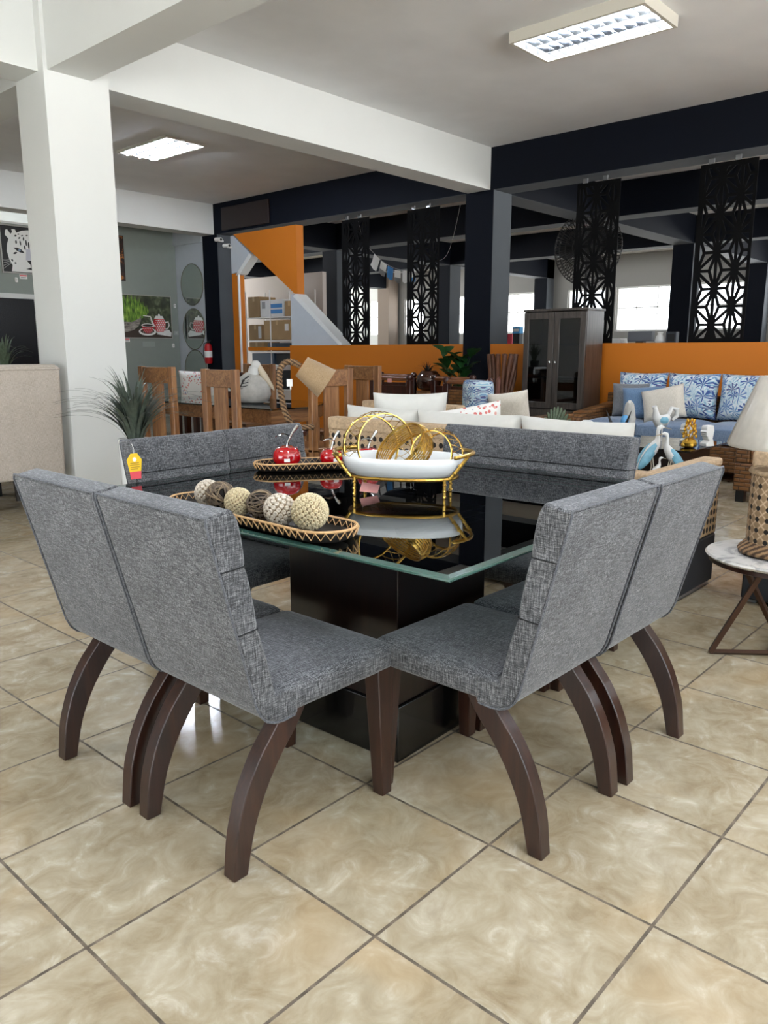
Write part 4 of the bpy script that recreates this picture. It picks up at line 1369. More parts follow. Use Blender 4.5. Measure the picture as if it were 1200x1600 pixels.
for i in range(5):
    a = i * 1.3
    P = bez((.02 * i, 0, .42), (.05 * math.cos(a), .08 * math.sin(a), .85), (.10 * math.cos(a), .24 * math.sin(a) + .02, 1.14 + .06 * (i % 3)), 8)
    st.tube(P, [.012 - .001 * j for j in range(9)], 6)
    for j in range(2, 9):
        lf.append((Vector(P[j]), a + j * 2.2, .8 + .05 * j))
st.build('stems', 'leafgreen', o)
for p, a, s in lf:
    mb = MB()
    d = Vector((math.cos(a) * .6, math.sin(a), .45)).normalized()
    sd = d.cross(Vector((0, 0, 1))).normalized()
    up = sd.cross(d)
    rows = []
    for i in range(8):
        t_ = i / 7
        wv = .085 * s * (math.sin(PI * t_ ** 1.4) ** .7 if 0 < t_ < 1 else .02)
        c = p + d * .22 * s * t_ + up * .015 * math.sin(PI * t_)
        rows.append([tuple(c - sd * wv + up * wv * .25), tuple(c), tuple(c + sd * wv + up * wv * .25), tuple(c - up * .002)])
    mb.loft(rows).build('leaf', 'leafgreen', o)
# dark sofa with flowered pillow far left behind the table
o = thing('dark_bench', 'dark wooden bench behind the wooden table carrying a flowered pillow', 'bench', (6.0, 9.0, 0), 0)
MB().box(-.3, .3, -1.0, 1.0, .38, .44).build('seat', 'mahog', o)
MB().box(.25, .31, -1.0, 1.0, .44, .98).build('backrest', 'mahog', o, bev=.02)
for a in (-.25, .25):
    for b_ in (-.9, .9):
        MB().box(a - .04, a + .04, b_ - .04, b_ + .04, 0, .38).build('leg', 'mahog', o)
throw_pillow((5.0, 7.75, .60), R(-55), .50, .44, .16, 'printpillow', 'white pillow with red flowers seen between two wooden dining chairs on the left', tilt=6)
o = thing('wooden_stool', 'dark wooden stool under the flowered pillow behind the wooden table', 'stool', (5.02, 7.78, 0), 0)
MB().box(-.26, .26, -.26, .26, .54, .60).build('top', 'mahog', o, bev=.01)
for a in (-.2, .2):
    for b_ in (-.2, .2):
        MB().box(a - .03, a + .03, b_ - .03, b_ + .03, 0, .54).build('leg', 'mahog', o)

# ------------------------------------------------------------------ laser-cut hanging screens
def inset(tri, d):
    c = Vector((0, 0))
    P = [Vector(p) for p in tri]
    n = len(P)
    ar = sum(P[i].x * P[(i + 1) % n].y - P[(i + 1) % n].x * P[i].y for i in range(n))
    if ar < 0:
        P.reverse()
    L = []
    for i in range(n):
        a, b = P[i], P[(i + 1) % n]
        e = (b - a).normalized()
        nn = Vector((-e.y, e.x))
        L.append((a + nn * d, e))
    out = []
    for i in range(n):
        (p, e), (q, f) = L[i - 1], L[i]
        den = e.x * f.y - e.y * f.x
        if abs(den) < 1e-6:
            return None
        t_ = ((q.x - p.x) * f.y - (q.y - p.y) * f.x) / den
        out.append(p + e * t_)
    ar2 = sum(out[i].x * out[(i + 1) % n].y - out[(i + 1) % n].x * out[i].y for i in range(n))
    ar1 = abs(ar)
    if ar2 <= 0 or ar2 > ar1 or ar2 < ar1 * .04:
        return None
    return out
def clip(poly, x0, x1, y0, y1):
    for ax, v, sgn in ((0, x0, 1), (0, x1, -1), (1, y0, 1), (1, y1, -1)):
        res = []
        for i in range(len(poly)):
            a, b = poly[i], poly[(i + 1) % len(poly)]
            ia, ib = (a[ax] - v) * sgn >= 0, (b[ax] - v) * sgn >= 0
            if ia:
                res.append(a)
            if ia != ib:
                t_ = (v - a[ax]) / (b[ax] - a[ax])
                res.append(a.lerp(b, t_))
        poly = res
        if len(poly) < 3:
            return None
    return poly
M['screenblack'] = pm('black_screen_lacquer', '020203', .8, spec=.15)
def screen_mesh(wd, ht, shift):
    cu = D.curves.new('screen_curve', 'CURVE')
    cu.dimensions = '2D'
    cu.fill_mode = 'BOTH'
    cu.extrude = .005
    def spline(P):
        s = cu.splines.new('POLY')
        s.points.add(len(P) - 1)
        for q, p in zip(s.points, P):
            q.co = (p[0], p[1], 0, 1)
        s.use_cyclic_u = True
    spline([(0, 0), (wd, 0), (wd, ht), (0, ht)])
    a, cs = .40, .21
    tris = []
    for ci in range(-1, 4):
        for k in range(-1, 7):
            def pt(c, kk):
                return Vector((shift + c * cs, kk * a + (a / 2 if c % 2 else 0)))
            p0, p1 = pt(ci, k), pt(ci, k + 1)
            if ci % 2 == 0:
                q = pt(ci + 1, k)
                q2 = pt(ci - 1, k)
            else:
                q = pt(ci + 1, k + 1)
                q2 = pt(ci - 1, k + 1)
            tris += [(p0, p1, q), (p0, p1, q2)]
    for T3 in tris:
        c = (T3[0] + T3[1] + T3[2]) / 3
        for i in range(3):
            h = inset((T3[i], T3[(i + 1) % 3], c), .0165)
            if h:
                # blunt the needle tips
                h = clip(h, .035, wd - .035, .05, ht - .05)
            if h and len(h) >= 3:
                ar = abs(sum(h[i].x * h[(i + 1) % len(h)].y - h[(i + 1) % len(h)].x * h[i].y for i in range(len(h)))) / 2
                if ar > .0006:
                    spline(h)
    ob = D.objects.new('screen_tmp', cu)
    COL.objects.link(ob)
    dg = bpy.context.evaluated_depsgraph_get()
    dg.update()
    me = D.meshes.new_from_object(ob.evaluated_get(dg))
    D.objects.remove(ob)
    D.curves.remove(cu)
    me.materials.clear()
    me.materials.append(M['screenblack'])
    me.transform(Matrix(((0, 0, 1, 0), (1, 0, 0, 0), (0, 1, 0, 0), (0, 0, 0, 1))))
    return me
for y, sh, wd, lb in ((7.752, .09, .605, 'black laser-cut star pattern screen farthest left, right of the grey stair wall'),
                      (6.357, .12, .615, 'black laser-cut star pattern screen left of the dark pillar, beside the paper bunting'),
                      (3.582, .10, .58, 'black laser-cut star pattern screen above the glass cabinet'),
                      (2.00, .16, .62, 'black laser-cut star pattern screen farthest right, over the palm sofa')):
    o = thing('screen_panel', lb, 'screen', (8.30, y, 1.386), 0, 'laser-cut hanging screens')
    p = D.objects.new('cut_panel', screen_mesh(wd, 1.955, sh))
    COL.objects.link(p)
    p.parent = o
    for q in (.18, .46):
        MB().box(-.012, .012, q * wd / .6, q * wd / .6 + .06, 1.955, 2.012).build('hanger', 'steel', o)

# ------------------------------------------------------------------ paper bunting, fan
o = thing('paper_bunting', 'string of white and blue paper flags hanging in the dark hall between two screens', 'bunting', (9.0, 0, 0), 0)
cord = [(0, 8.75, 3.92), (0, 8.58, 3.2), (0, 8.29, 2.89), (0, 8.01, 2.70), (0, 7.70, 2.59), (0, 7.40, 2.57), (0, 7.0, 2.66), (0, 6.7, 2.85), (0, 6.4, 3.92)]
MB().tube(smooth_path(cord, 5), .0016, 5).build('cord', 'paper', o)
for (y0, z0, y1, z1, sk, m1, m2) in ((8.29, 2.89, 8.165, 2.79, .10, 'paper', 'paper'), (8.14, 2.765, 8.01, 2.69, .06, 'paper', 'steel'), (7.99, 2.675, 7.865, 2.625, .02, 'blue', 'blue'),
                                     (7.835, 2.60, 7.705, 2.575, .0, 'paper', 'steel'), (7.665, 2.573, 7.57, 2.57, 0, 'paper', 'paper'), (7.50, 2.57, 7.39, 2.575, 0, 'paper', 'blue')):
    mb = MB()
    lo = .115
    mb.add([(-.001, y0, z0), (-.001, y1, z1), (-.001, y1 + sk * .5, z1 - lo), (-.001, y0 + sk * .5, z0 - lo)], [(0, 1, 2, 3)], 0)
    mb.add([(-.001, y0 + sk * .5, z0 - lo), (-.001, y1 + sk * .5, z1 - lo), (-.001, y1 + sk * .9, z1 - .185), (-.001, (y0 + y1) / 2 + sk * .9, (z0 + z1) / 2 - .20), (-.001, y0 + sk * .9, z0 - .17)], [(0, 1, 2, 3, 4)], 1)
    f = mb.build('flag', [m1, m2], o, smooth=0)
    f.modifiers.new('thick', 'SOLIDIFY').thickness = .002
o = thing('wall_fan', 'large dark wire-caged fan on a stand in the dark hall behind the screen', 'fan', (11.0, 5.42, 0), 0)
MB().tube([(0, 0, 0), (0, 0, 2.9)], .03, 10).lathe([(.001, 0), (.3, 0), (.28, .04), (.001, .05)], 24).build('stand', 'black', o)
mb = MB()
for r_, x in ((.59, 0), (.56, -.08), (.45, -.13), (.32, -.16), (.18, -.17)):
    for s in ((-1, 1) if x else (1,)):
        mb.tube([(x * s, r_ * math.cos(2 * PI * i / 40), 2.93 + r_ * math.sin(2 * PI * i / 40)) for i in range(40)], .006, 5, closed=True)
for k in range(64):
    a = 2 * PI * k / 64
    for s in (-1, 1):
        mb.tube([(s * x, r_ * math.cos(a), 2.93 + r_ * math.sin(a)) for r_, x in ((.59, 0), (.56, -.08), (.45, -.13), (.32, -.16), (.12, -.17))], .006, 4)
mb.build('wire_cage', 'black', o)
mb = MB()
for k in range(3):
    mb.T = Matrix.Translation((0, 0, 2.93)) @ Matrix.Rotation(2 * PI * k / 3 + .4, 4, 'X')
    mb.prism([(-.02, .08), (-.09, .25), (-.12, .45), (.02, .52), (.12, .40), (.06, .1)], -.006, .006, 'x')
mb.build('blades', 'black', o)
MB().tube([(-.12, 0, 2.93), (.12, 0, 2.93)], .09, 18).build('motor', 'black', o)

# ------------------------------------------------------------------ ceiling lights
def ceiling_light(label, x0, x1, y0, y1, zb, rows, cells):
    o = thing('ceiling_light', label, 'ceiling light', ((x0 + x1) / 2, (y0 + y1) / 2, zb), 0, 'louvred ceiling lights')
    a, b, h = (x1 - x0) / 2, (y1 - y0) / 2, ZC - zb
    m = .03
    mb = MB().box(-a, a, -b, -b + m, 0, h).box(-a, a, b - m, b, 0, h).box(-a, -a + m, -b + m, b - m, 0, h).box(a - m, a, -b + m, b - m, 0, h)
    mb.build('housing', pm('cream_enamel_housing', 'cbc7bb', .5), o)
    MB().box(-a + m, a - m, -b + m, b - m, h - .008, h).build('reflector', 'steel', o)
    for k in range(rows):
        x = -a + m + (2 * a - 2 * m) * (k + .5) / rows
        MB().tube([(x, -b + .05, h - .035), (x, b - .05, h - .035)], .013, 10).build('tube', 'tube', o)
    mb = MB()
    for k in range(1, rows):
        x = -a + m + (2 * a - 2 * m) * k / rows
        mb.prism([(x - .012, h - .012), (x + .012, h - .012), (x + .002, .004), (x - .002, .004)], -b + m, b - m, 'y')
    for k in range(1, cells):
        y = -b + m + (2 * b - 2 * m) * k / cells
        mb.prism([(y - .007, h - .034), (y + .007, h - .034), (y + .002, .004), (y - .002, .004)], -a + m, a - m, 'x')
    mb.build('louver', 'louver', o)
    return o
ceiling_light('louvred ceiling light with bright tubes in the nearest bay, top right', 5.01, 5.63, 1.86, 3.06, 3.84, 3, 12)
ceiling_light('louvred ceiling light in the next bay, seen right of the white pillar', 4.87, 5.49, 8.02, 9.20, 3.90, 3, 12)

for x, lb in ((6.6, 'right end'), (.1, 'left end')):  # unseen fixtures added to top-light the seats and the orange wall
    ceiling_light('louvred ceiling light at the %s above the camera, unseen, added for light' % lb, x, x + .62, -1.2, 0, 3.84, 3, 12)
ceiling_light('louvred ceiling light over the aisle, unseen, added for light', -1.2, -.58, 1.86, 3.06, 3.84, 3, 12)  # this and the next three: unseen fixtures added to brighten the room
ceiling_light('louvred ceiling light over the front right bay, unseen, added for light', 5.01, 5.63, -3.6, -2.4, 3.84, 3, 12)
ceiling_light('louvred ceiling light over the front left bay, unseen, added for light', -1.2, -.58, -3.6, -2.4, 3.84, 3, 12)
ceiling_light('louvred ceiling light over the left rear bay, unseen, added for light', -.6, .02, 8.02, 9.20, 3.84, 3, 12)

# ------------------------------------------------------------------ pictures, mirrors and cards on the back walls
yw = yg - .001
def frame_rect(mb, x0, x1, z0, z1, w, y0, y1, m=0):
    return mb.box(x0, x1, y0, y1, z0, z0 + w, m).box(x0, x1, y0, y1, z1 - w, z1, m).box(x0, x0 + w, y0, y1, z0 + w, z1 - w, m).box(x1 - w, x1, y0, y1, z0 + w, z1 - w, m)
def flat(mb, poly, y, m):
    return mb.prism(poly, y - .0012, y, 'y', m)
def ell(cx, cz, a, b, n=20, rot=0):
    return [(cx + a * math.cos(t_) * math.cos(rot) - b * math.sin(t_) * math.sin(rot), cz + a * math.cos(t_) * math.sin(rot) + b * math.sin(t_) * math.cos(rot)) for t_ in [2 * PI * i / n for i in range(n)]]
# spotted cat picture (left edge)
o = thing('framed_picture', 'black and white picture of a big spotted cat face, left edge under the high window', 'picture', (4.74, yw, 2.58), 0)
frame_rect(MB(), -.02, .98, -.01, .77, .02, -.035, 0).build('frame', pm('silver_grey_frame', 'a9a7a2', .5), o, smooth=0)
mb = MB().box(0, .96, -.02, -.001, .01, .75, 0)
face = [(.14, .02), (.16, .12), (.11, .22), (.085, .34), (.10, .46), (.13, .54), (.075, .60), (.09, .68), (.12, .69), (.17, .62), (.20, .655), (.19, .70), (.25, .70), (.27, .65), (.36, .69), (.46, .71), (.56, .70), (.66, .66), (.72, .70), (.80, .69), (.84, .60), (.80, .52), (.82, .42), (.84, .3), (.80, .18), (.75, .08), (.72, .02)]
flat(mb, face, -.0205, 1)
for cx, cz, a, b, r_ in ((.25, .60, .02, .014, .5), (.31, .57, .02, .012, .6), (.30, .63, .016, .01, .3), (.36, .61, .02, .01, .4), (.38, .56, .012, .03, 0), (.25, .50, .014, .03, 0), (.32, .49, .012, .04, .1), (.42, .50, .012, .05, 0), (.46, .46, .014, .06, 0), (.50, .50, .012, .05, 0),
                        (.22, .32, .035, .016, .4), (.16, .20, .014, .022, .4), (.21, .16, .016, .014, 0), (.44, .62, .02, .01, .2), (.52, .63, .02, .01, -.2), (.60, .59, .02, .012, -.5), (.68, .55, .02, .014, -.6), (.62, .50, .014, .035, 0), (.56, .56, .012, .03, 0), (.72, .34, .03, .014, -.4), (.76, .22, .014, .02, 0), (.39, .42, .012, .04, .1)):
    flat(mb, ell(cx, cz, a, b, 12, r_), -.022, 0)
flat(mb, [(.20, .405), (.26, .41), (.33, .385), (.38, .33), (.31, .335), (.25, .36)], -.022, 0)
flat(mb, ell(.295, .37, .022, .016, 12), -.0235, 2)
flat(mb, [(.56, .33), (.61, .385), (.68, .41), (.74, .405), (.69, .36), (.63, .335)], -.022, 0)
flat(mb, ell(.645, .37, .022, .016, 12), -.0235, 2)
flat(mb, [(.41, .40), (.53, .40), (.55, .22), (.39, .22)], -.022, 3)
flat(mb, [(.40, .215), (.54, .215), (.48, .15), (.475, .10), (.56, .075), (.47, .06), (.38, .075), (.465, .10), (.46, .15)], -.0232, 0)
for s in (0, 1):
    for k in range(4):
        x = .14 if not s else .78
        d = -1 if not s else 1
        P = bez((x, -.021, .15 + .02 * k), (x + d * .08, -.021, .10 + .03 * k), (x + d * .13, -.021, .06 + .045 * k), 6)
        mb.tube(P, .0018, 4, m=1)
mb.build('print', ['black', 'paper', pm('pale_blue_eye', '7d97b8', .4), pm('soft_grey_print', 'c3c4ce', .8)], o, smooth=0)
def card(x, z, w, h, lb, y=yw, m='paper', red=True):
    o = thing('price_card', lb, 'card', (x, y, z), 0, 'small price cards on the back wall')
    MB().box(-w / 2, w / 2, -.004, 0, 0, h).build('card_sheet', m, o, smooth=0)
    if red:
        MB().box(-w / 2 + .006, w / 2 - .006, -.005, -.004, h * .62, h * .9).build('red_heading', 'tagred', o, smooth=0)
        MB().box(-w / 2 + .02, w / 2 - .02, -.005, -.004, h * .2, h * .4).build('printed_line', 'steel', o, smooth=0)
    return o
card(5.07, 2.49, .13, .07, 'white and red price card under the spotted cat picture')
card(6.935, 1.46, .12, .065, 'white and red price card under the teapot picture')
card(7.40, 1.37, .27, .10, 'pale grey notice under the middle of the teapot picture', m=pm('pale_grey_notice', '9aa19d', .7), red=False)
for x, z, lb in ((4.94, 2.43, 'small white sensor box left of the cat picture card'), (7.94, 1.36, 'small white sensor box below the right corner of the teapot picture'), (8.02, 2.13, 'small white sensor box high right of the teapot picture')):
    o = thing('sensor_box', lb, 'sensor', (x, yw, z), 0, 'small white wall sensors')
    MB().box(-.025, .025, -.03, 0, -.005, .075).build('case', 'whitemetal', o, bev=.012)
    MB().ball((0, -.031, .035), .009, 8).build('lens', 'steel', o)
o = thing('switch_plate', 'grey switch plate right of the teapot picture', 'switch', (8.03, yw, 1.60), 0)
MB().box(-.05, .05, -.008, 0, 0, .08).build('plate', pm('grey_plate', 'a0a4a4', .5), o, bev=.003)
MB().box(-.02, .02, -.012, -.008, .025, .055).build('rocker', pm('light_grey_rocker', 'b4b7b7', .5), o)
# teapot picture
o = thing('framed_picture', 'picture of grass in a basket with a red polka-dot teapot and cup', 'picture', (6.855, yw, 1.54), 0)
frame_rect(MB(), -.0, 1.075, -.012, .80, .014, -.035, 0).build('frame', 'silver' if False else pm('silver_grey_frame', 'a9a7a2', .5), o, smooth=0)
mb = MB().box(.014, 1.061, -.02, -.001, .002, .786, 0)
c_ = ['print_bg', 'print_grass', 'print_table', 'print_basket', 'red', 'paper', 'print_shade']
m_bg = NT('blurred_foliage_print')
m_bg.set(Base_Color=m_bg.ramp(m_bg.noise(m_bg.co, 7, 3, .5, .8), [(.35, '23291c'), (.5, '39402d'), (.62, '565f45'), (.75, '7f8670')]), Roughness=.5)
m_gr = NT('bright_grass_print')
m_gr.set(Base_Color=m_gr.ramp(m_gr.noise(m_gr.scaled(m_gr.co, (40, 1, 7)), 1, 3), [(.35, '2c4713'), (.5, '5f8a26'), (.68, '9fc04e')]), Roughness=.5)
m_ba = NT('grey_basket_print')
m_ba.set(Base_Color=m_ba.ramp(m_ba.noise(m_ba.scaled(m_ba.co, (6, 1, 26)), 1, 4, .6, 1), [(.35, '5f5a56'), (.55, '9a948c'), (.7, 'b9b2a8')]), Roughness=.6)
flat(mb, [(.014, .002), (1.061, .002), (1.061, .14), (.70, .20), (.35, .17), (.014, .10)], -.0205, 2)
gr = [(.014, .30)]
for k in range(22):
    x = .014 + .55 * k / 21
    top = .74 - .00 * k - .9 * max(0, x - .28) ** 1.2
    gr += [(x, top + .03 * (k % 3)), (x + .014, top - .06)]
gr += [(.46, .38), (.36, .34), (.2, .28)]
flat(mb, gr, -.0215, 1)
flat(mb, [(.014, .29), (.2, .29), (.36, .36), (.40, .42), (.39, .32), (.34, .22), (.22, .14), (.014, .09)], -.0225, 3)
flat(mb, [(.72, .07), (1.04, .03), (1.055, .10), (1.0, .16), (.84, .13)], -.0215, 5)
flat(mb, ell(.52, .115, .19, .075), -.0225, 5)
flat(mb, ell(.52, .125, .15, .05), -.0232, 2)
flat(mb, [(.40, .23), (.66, .23), (.64, .14), (.58, .09), (.48, .09), (.42, .14)], -.024, 4)
flat(mb, ell(.53, .235, .14, .035), -.0248, 5)
flat(mb, ell(.53, .235, .115, .024), -.0255, 6)
pot = [(.66, .30), (.68, .36), (.90, .36), (.93, .28), (.92, .18), (.87, .12), (.73, .12), (.68, .18)]
flat(mb, pot, -.0235, 4)
flat(mb, [(.68, .36), (.72, .42), (.86, .42), (.90, .36)], -.0242, 5)
flat(mb, ell(.79, .435, .022, .022), -.0242, 5)
flat(mb, [(.69, .12), (.91, .12), (.87, .09), (.73, .09)], -.0242, 5)
mb.tube([(.92, -.024, .30), (.99, -.024, .31), (1.01, -.024, .25), (.97, -.024, .18), (.92, -.024, .17)], .012, 6, m=5)
mb.tube([(.67, -.024, .22), (.63, -.024, .30), (.60, -.024, .40), (.44, -.024, .415)], [.02, .018, .012, .008], 6, m=5)
for (x0, x1, z0, z1, st) in ((.70, .92, .15, .34, .045), (.43, .64, .11, .20, .04)):
    r_ = 0
    z = z0
    while z < z1:
        x = x0 + (st / 2 if r_ % 2 else 0)
        while x < x1:
            flat(mb, ell(x, z, .0085, .0085, 8), -.0246 if x0 > .6 else -.0246, 5)
            x += st
        z += st * .8
        r_ += 1
mb.build('print', [m_bg.mat, m_gr.mat, pm('dark_table_print', '3c3028', .6), m_ba.mat, 'red', 'paper', pm('dark_tea_print', '2a1a14', .5)], o, smooth=0)
o = thing('framed_picture', 'small dark picture with warm street lights, half hidden behind the white pillar', 'picture', (6.62, yw, 2.58), 0)
m_n = NT('dark_street_print')
m_n.set(Base_Color=m_n.ramp(m_n.noise(m_n.scaled(m_n.co, (6, 1, 5)), 1.3, 4, .6, .5), [(.4, '15100e'), (.53, '3c1f10'), (.6, 'b5702a'), (.66, '2c2a2c'), (.78, '6f737a')]), Roughness=.5)
MB().box(.0, .34, -.04, 0, 0, .79).build('print', m_n.mat, o, smooth=0)
frame_rect(MB(), -.008, .348, -.008, .798, .01, -.042, 0).build('frame', 'wenge', o, smooth=0)
# oval mirrors on the return wall (facing -x)
for z, lb in ((2.55, 'highest oval mirror on the pale wall beside the dark pillar'), (1.71, 'middle oval mirror on the pale wall, reflecting the teapot picture'), (.92, 'lowest oval mirror on the pale wall, above the wooden chairs')):
    o = thing('oval_mirror', lb, 'mirror', (8.115, 12.28, z), 0, 'oval mirrors on the pale wall')
    e = [(.36 * math.cos(2 * PI * i / 40), .385 * math.sin(2 * PI * i / 40)) for i in range(40)]
    MB().prism(e, -.012, -.002, 'x').build('mirror_glass', 'mirror', o, smooth=0)
    MB().tube([(-.010, a * 1.01, b * 1.01) for a, b in e], .008, 6, closed=True).build('rim', pm('bronze_mirror_rim', '6d6a58', .4, .6), o)
# fire extinguisher on the dark pillar
o = thing('fire_extinguisher', 'red fire extinguisher hanging on the dark pillar at the left', 'fire extinguisher', (8.02, 11.72, 1.05), 0)
MB().lathe([(.02, 0), (.065, .005), (.075, .03), (.075, .30), (.06, .36), (.03, .385), (.001, .385)], 24).build('cylinder', 'red', o)
MB().box(-.012, .012, -.05, .03, .385, .41).box(-.008, .008, -.09, .02, .42, .435).tube([(0, 0, .38), (0, 0, .43)], .015, 8).build('valve_handle', 'black', o)
MB().tube([(0, .02, .40), (-.03, .09, .38), (-.04, .10, .25), (-.05, .085, .10)], .009, 6).build('hose', 'black', o)
MB().lathe([(.0755, .12), (.0758, .12), (.0758, .24), (.0755, .24)], 24).build('label_band', 'paper', o)
for y, z, lb in ((11.30, 3.27, 'white bullet camera nearest the dark pillar, left of the orange panel'), (11.06, 3.14, 'white camera lower on the grey stair wall')):
    o = thing('security_camera', lb, 'camera', (8.08, y, z), 0, 'white security cameras')
    MB().tube([(-.02, .10, .03), (-.02, -.06, .02)], .035, 12).build('camera_body', 'whitemetal', o)
    MB().box(-.02, .07, -.02, .02, -.015, .015).build('bracket', 'whitemetal', o)
    MB().tube([(-.02, -.058, .02), (-.02, -.066, .02)], .022, 12).build('lens', 'black', o)
o = thing('wall_panel', 'dark brown blank sign board on the black beam at the left', 'sign', (8.09, 9.88, 3.44), 0)
MB().box(-.03, 0, 0, 1.33, 0, .39).build('board', pm('dark_brown_board', '1c1010', .5), o, bev=.004)

# ------------------------------------------------------------------ storage shelves behind the stairs
o = thing('wire_shelf', 'white wire storage rack full of cartons behind the stair opening', 'shelf', (9.1, 10.40, 0), 0)
for x in (0, .5):
    for y in (0, .75, 1.5):
        MB().tube([(x, y, 0), (x, y, 2.45)], .012, 6).build('post', 'whitemetal', o)
for z in (.55, 1.02, 1.28, 1.50, 1.94):
    mb = MB().box(-.01, .02, 0, 1.5, z - .02, z).box(.48, .51, 0, 1.5, z - .02, z)
    for k in range(16):
        mb.box(.0, .5, .05 + k * .093, .058 + k * .093, z - .008, z)
    mb.build('wire_shelf_board', 'whitemetal', o)
def cbox(y0, y1, z0, h, m, lb, x=9.14, d=.42, nm='cardboard_box', deco=None, grp='cartons on the storage rack'):
    o = thing(nm, lb, 'box', (x, (y0 + y1) / 2, z0), 0, grp)
    w = abs(y1 - y0) / 2
    MB().box(0, d, -w, w, 0, h).build('carton', m, o, bev=.006)
    if m == 'card':
        MB().box(-.001, d + .001, -.03, .03, h - .002, h + .001).box(-.0012, 0, -.03, .03, h - .09, h).build('packing_tape', pm('tan_tape', 'c2a579', .4), o, smooth=0)
    if deco:
        for a, b, c, e, mm in deco:
            MB().box(-.002, 0, -w + a * 2 * w, -w + b * 2 * w, c * h, e * h).build('printed_label', mm, o, smooth=0)
    return o
cbox(11.52, 11.88, 1.945, .40, 'card', 'brown carton at the left end of the top rack shelf')
cbox(10.80, 11.50, 1.945, .32, 'cardw', 'white carton with two blue labels on the top rack shelf', deco=[(.05, .55, .52, .75, 'blue'), (.05, .55, .18, .42, 'blue'), (.78, .92, .5, .9, 'steel')])
cbox(10.52, 10.76, 1.945, .28, 'card', 'small brown carton right of the white carton on the top rack shelf')
cbox(11.48, 11.88, 1.505, .30, 'card', 'brown carton at the left end of the middle rack shelf', deco=[(.02, .25, .1, .9, 'cardw')])
cbox(10.62, 11.40, 1.505, .37, 'card', 'large brown carton with a white label on the middle rack shelf', deco=[(.06, .2, .45, .8, 'paper')])
cbox(11.42, 11.88, 1.285, .18, 'card', 'flat brown carton on the lower rack shelf, left')
cbox(10.6, 11.3, 1.285, .16, pm('dark_blue_plastic', '22303f', .4), 'dark blue plastic crate on the lower rack shelf', nm='plastic_crate')
cbox(10.5, 11.05, 1.025, .22, pm('black_plastic_crate', '15181c', .4), 'black plastic crate on the fourth rack shelf, right', nm='plastic_crate')
cbox(11.12, 11.80, 1.025, .22, pm('grey_blue_crate', '3d5266', .4), 'grey-blue crate on the fourth rack shelf, left', nm='plastic_crate')
cbox(10.5, 11.8, .555, .36, pm('black_toolbox', '101114', .4), 'long black tool case on the lowest rack shelf', nm='tool_case')
o = thing('shop_trolley', 'red metal hand trolley between the rack and the wooden chairs', 'trolley', (7.9, 10.15, 0), 0)
MB().box(0, .12, -.35, .35, .82, .93).build('tray', 'red', o, bev=.02)
MB().box(0, .12, -.35, .35, .98, 1.0).build('handle_bar', 'red', o)
for y in (-.32, .32):
    MB().box(.03, .08, y - .02, y + .02, 0, .98).build('upright', 'black', o)

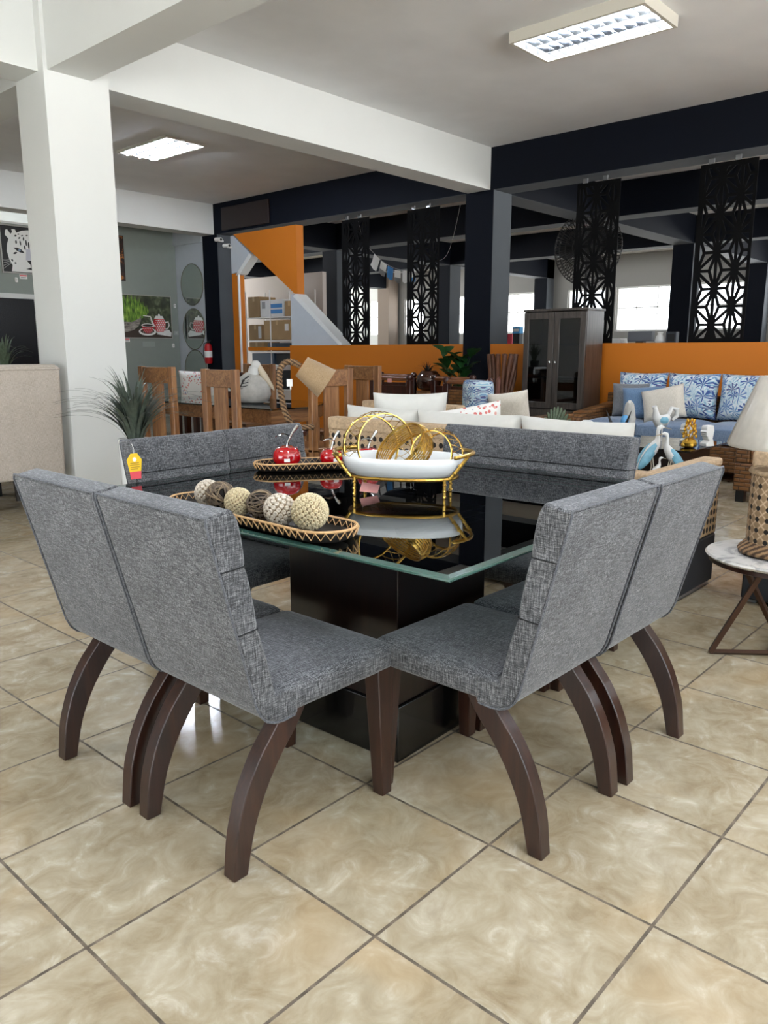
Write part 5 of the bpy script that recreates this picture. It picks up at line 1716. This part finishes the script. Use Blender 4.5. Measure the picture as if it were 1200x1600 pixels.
# ------------------------------------------------------------------ counters and small things in the dark hall
o = thing('display_counter', 'grey counter behind the right orange wall carrying screens and papers', 'counter', (9.3, 3.4, 0), 0)
MB().box(-.3, .3, -2.6, 1.85, 0, 1.36).build('counter_body', pm('dark_grey_counter', '43474d', .5), o, bev=.01)
MB().box(-.34, .34, -2.64, 1.87, 1.36, 1.385).build('counter_top', pm('light_counter_top', 'b0b0ae', .4), o)
for y0, y1, h, m, lb, nm, ct in ((3.46, 3.80, .165, pm('grey_monitor_back', '63666b', .5), 'grey monitor back on the counter behind the orange wall', 'monitor', 'monitor'),
                              (3.86, 4.05, .075, 'paper', 'stack of white paper on the counter, left of the grey monitor', 'paper_stack', 'paper'),
                              (3.30, 3.43, .15, 'paper', 'white vase-like jar right of the grey monitor on the counter', 'white_jar', 'jar'),
                              (3.13, 3.27, .15, pm('dark_speaker', '2b2f38', .5), 'dark speaker box right of the white jar on the counter', 'speaker_box', 'speaker'),
                              (5.52, 5.64, .16, pm('black_case', '101216', .4), 'black case on the counter left of the glass cabinet', 'display_case', 'case')):
    o = thing(nm, lb, ct, (9.25, (y0 + y1) / 2, 1.386), 0)
    w = (y1 - y0) / 2
    if nm == 'white_jar':
        MB().lathe([(w * .7, 0), (w, .03), (w * .8, .09), (w * .5, .12), (w * .6, h), (.001, h)], 16).build('jar_body', m, o)
    elif nm == 'paper_stack':
        for k in range(5):
            MB().box(-.1, .1, -w + .004 * k, w - .003 * k, k * .015, k * .015 + .013).build('sheet_pile', m, o, smooth=0)
    else:
        MB().box(-.05, .05, -w, w, .0 if nm != 'monitor' else .03, h).build('case', m, o, bev=.008)
        if nm == 'monitor':
            MB().box(-.05, .05, -.05, .05, 0, .03).build('stand', 'black', o)
        else:
            MB().box(-.053, -.05, -w * .7, w * .7, h * .2, h * .8).build('front_face', 'black', o, smooth=0)
MBX = thing('side_counter', 'short counter in the dark hall under the black case', 'counter', (9.3, 5.62 + .3, 0), 0)
MB().box(-.3, .3, -.60, .30, 0, 1.36).build('counter_body', pm('dark_grey_counter', '43474d', .5), MBX, bev=.01)
MB().box(-.32, .32, -.62, .32, 1.36, 1.386).build('counter_top', pm('light_counter_top', 'b0b0ae', .4), MBX)
o = thing('blue_box', 'bright blue box lying on the black case behind the orange wall', 'box', (9.25, 5.58, 1.547), 0)
MB().box(-.05, .05, -.065, .065, 0, .10).build('carton', pm('bright_blue_box', '3f97d0', .5), o, bev=.004)
MB().box(-.052, -.05, -.05, .05, .03, .07).build('printed_label', 'paper', o, smooth=0)
o = thing('reception_desk', 'grey desk deep in the dark hall left of the dark pillar', 'desk', (13.2, 9.9, 0), 0)
MB().box(-.3, .3, -1.0, 1.2, 0, 1.05).build('desk_body', pm('mid_grey_desk', '6f7072', .6), o)
MB().box(-.34, .34, -1.04, 1.24, 1.05, 1.10).build('desk_top', 'teakx', o)
o = thing('red_display', 'tall red display board standing in the dark hall behind the second screen', 'display', (12.4, 8.25, 0), 0)
MB().box(-.03, .03, -.55, .55, .06, 1.62).build('board', pm('pinkish_red_board', 'd03b52', .5), o)
MB().box(-.2, .2, -.4, .4, 0, .06).build('base', 'steel', o)
# pink tag on the bowl stand
o = thing('price_tag', 'pink paper tag hanging under the left end of the gold bowl stand', 'tag', (.925, .885, T + .002), R(-48))
MB().add([(-.03, 0, .012), (.035, .012, .002), (.045, .03, .030), (-.02, .012, .044)], [(0, 1, 2, 3)]).build('tag_card', 'pink', o, smooth=0).modifiers.new('thick', 'SOLIDIFY').thickness = .0015
MB().tube([(-.018, .012, .043), (-.02, .0, .062)], .0008, 4).build('string', 'paper', o)
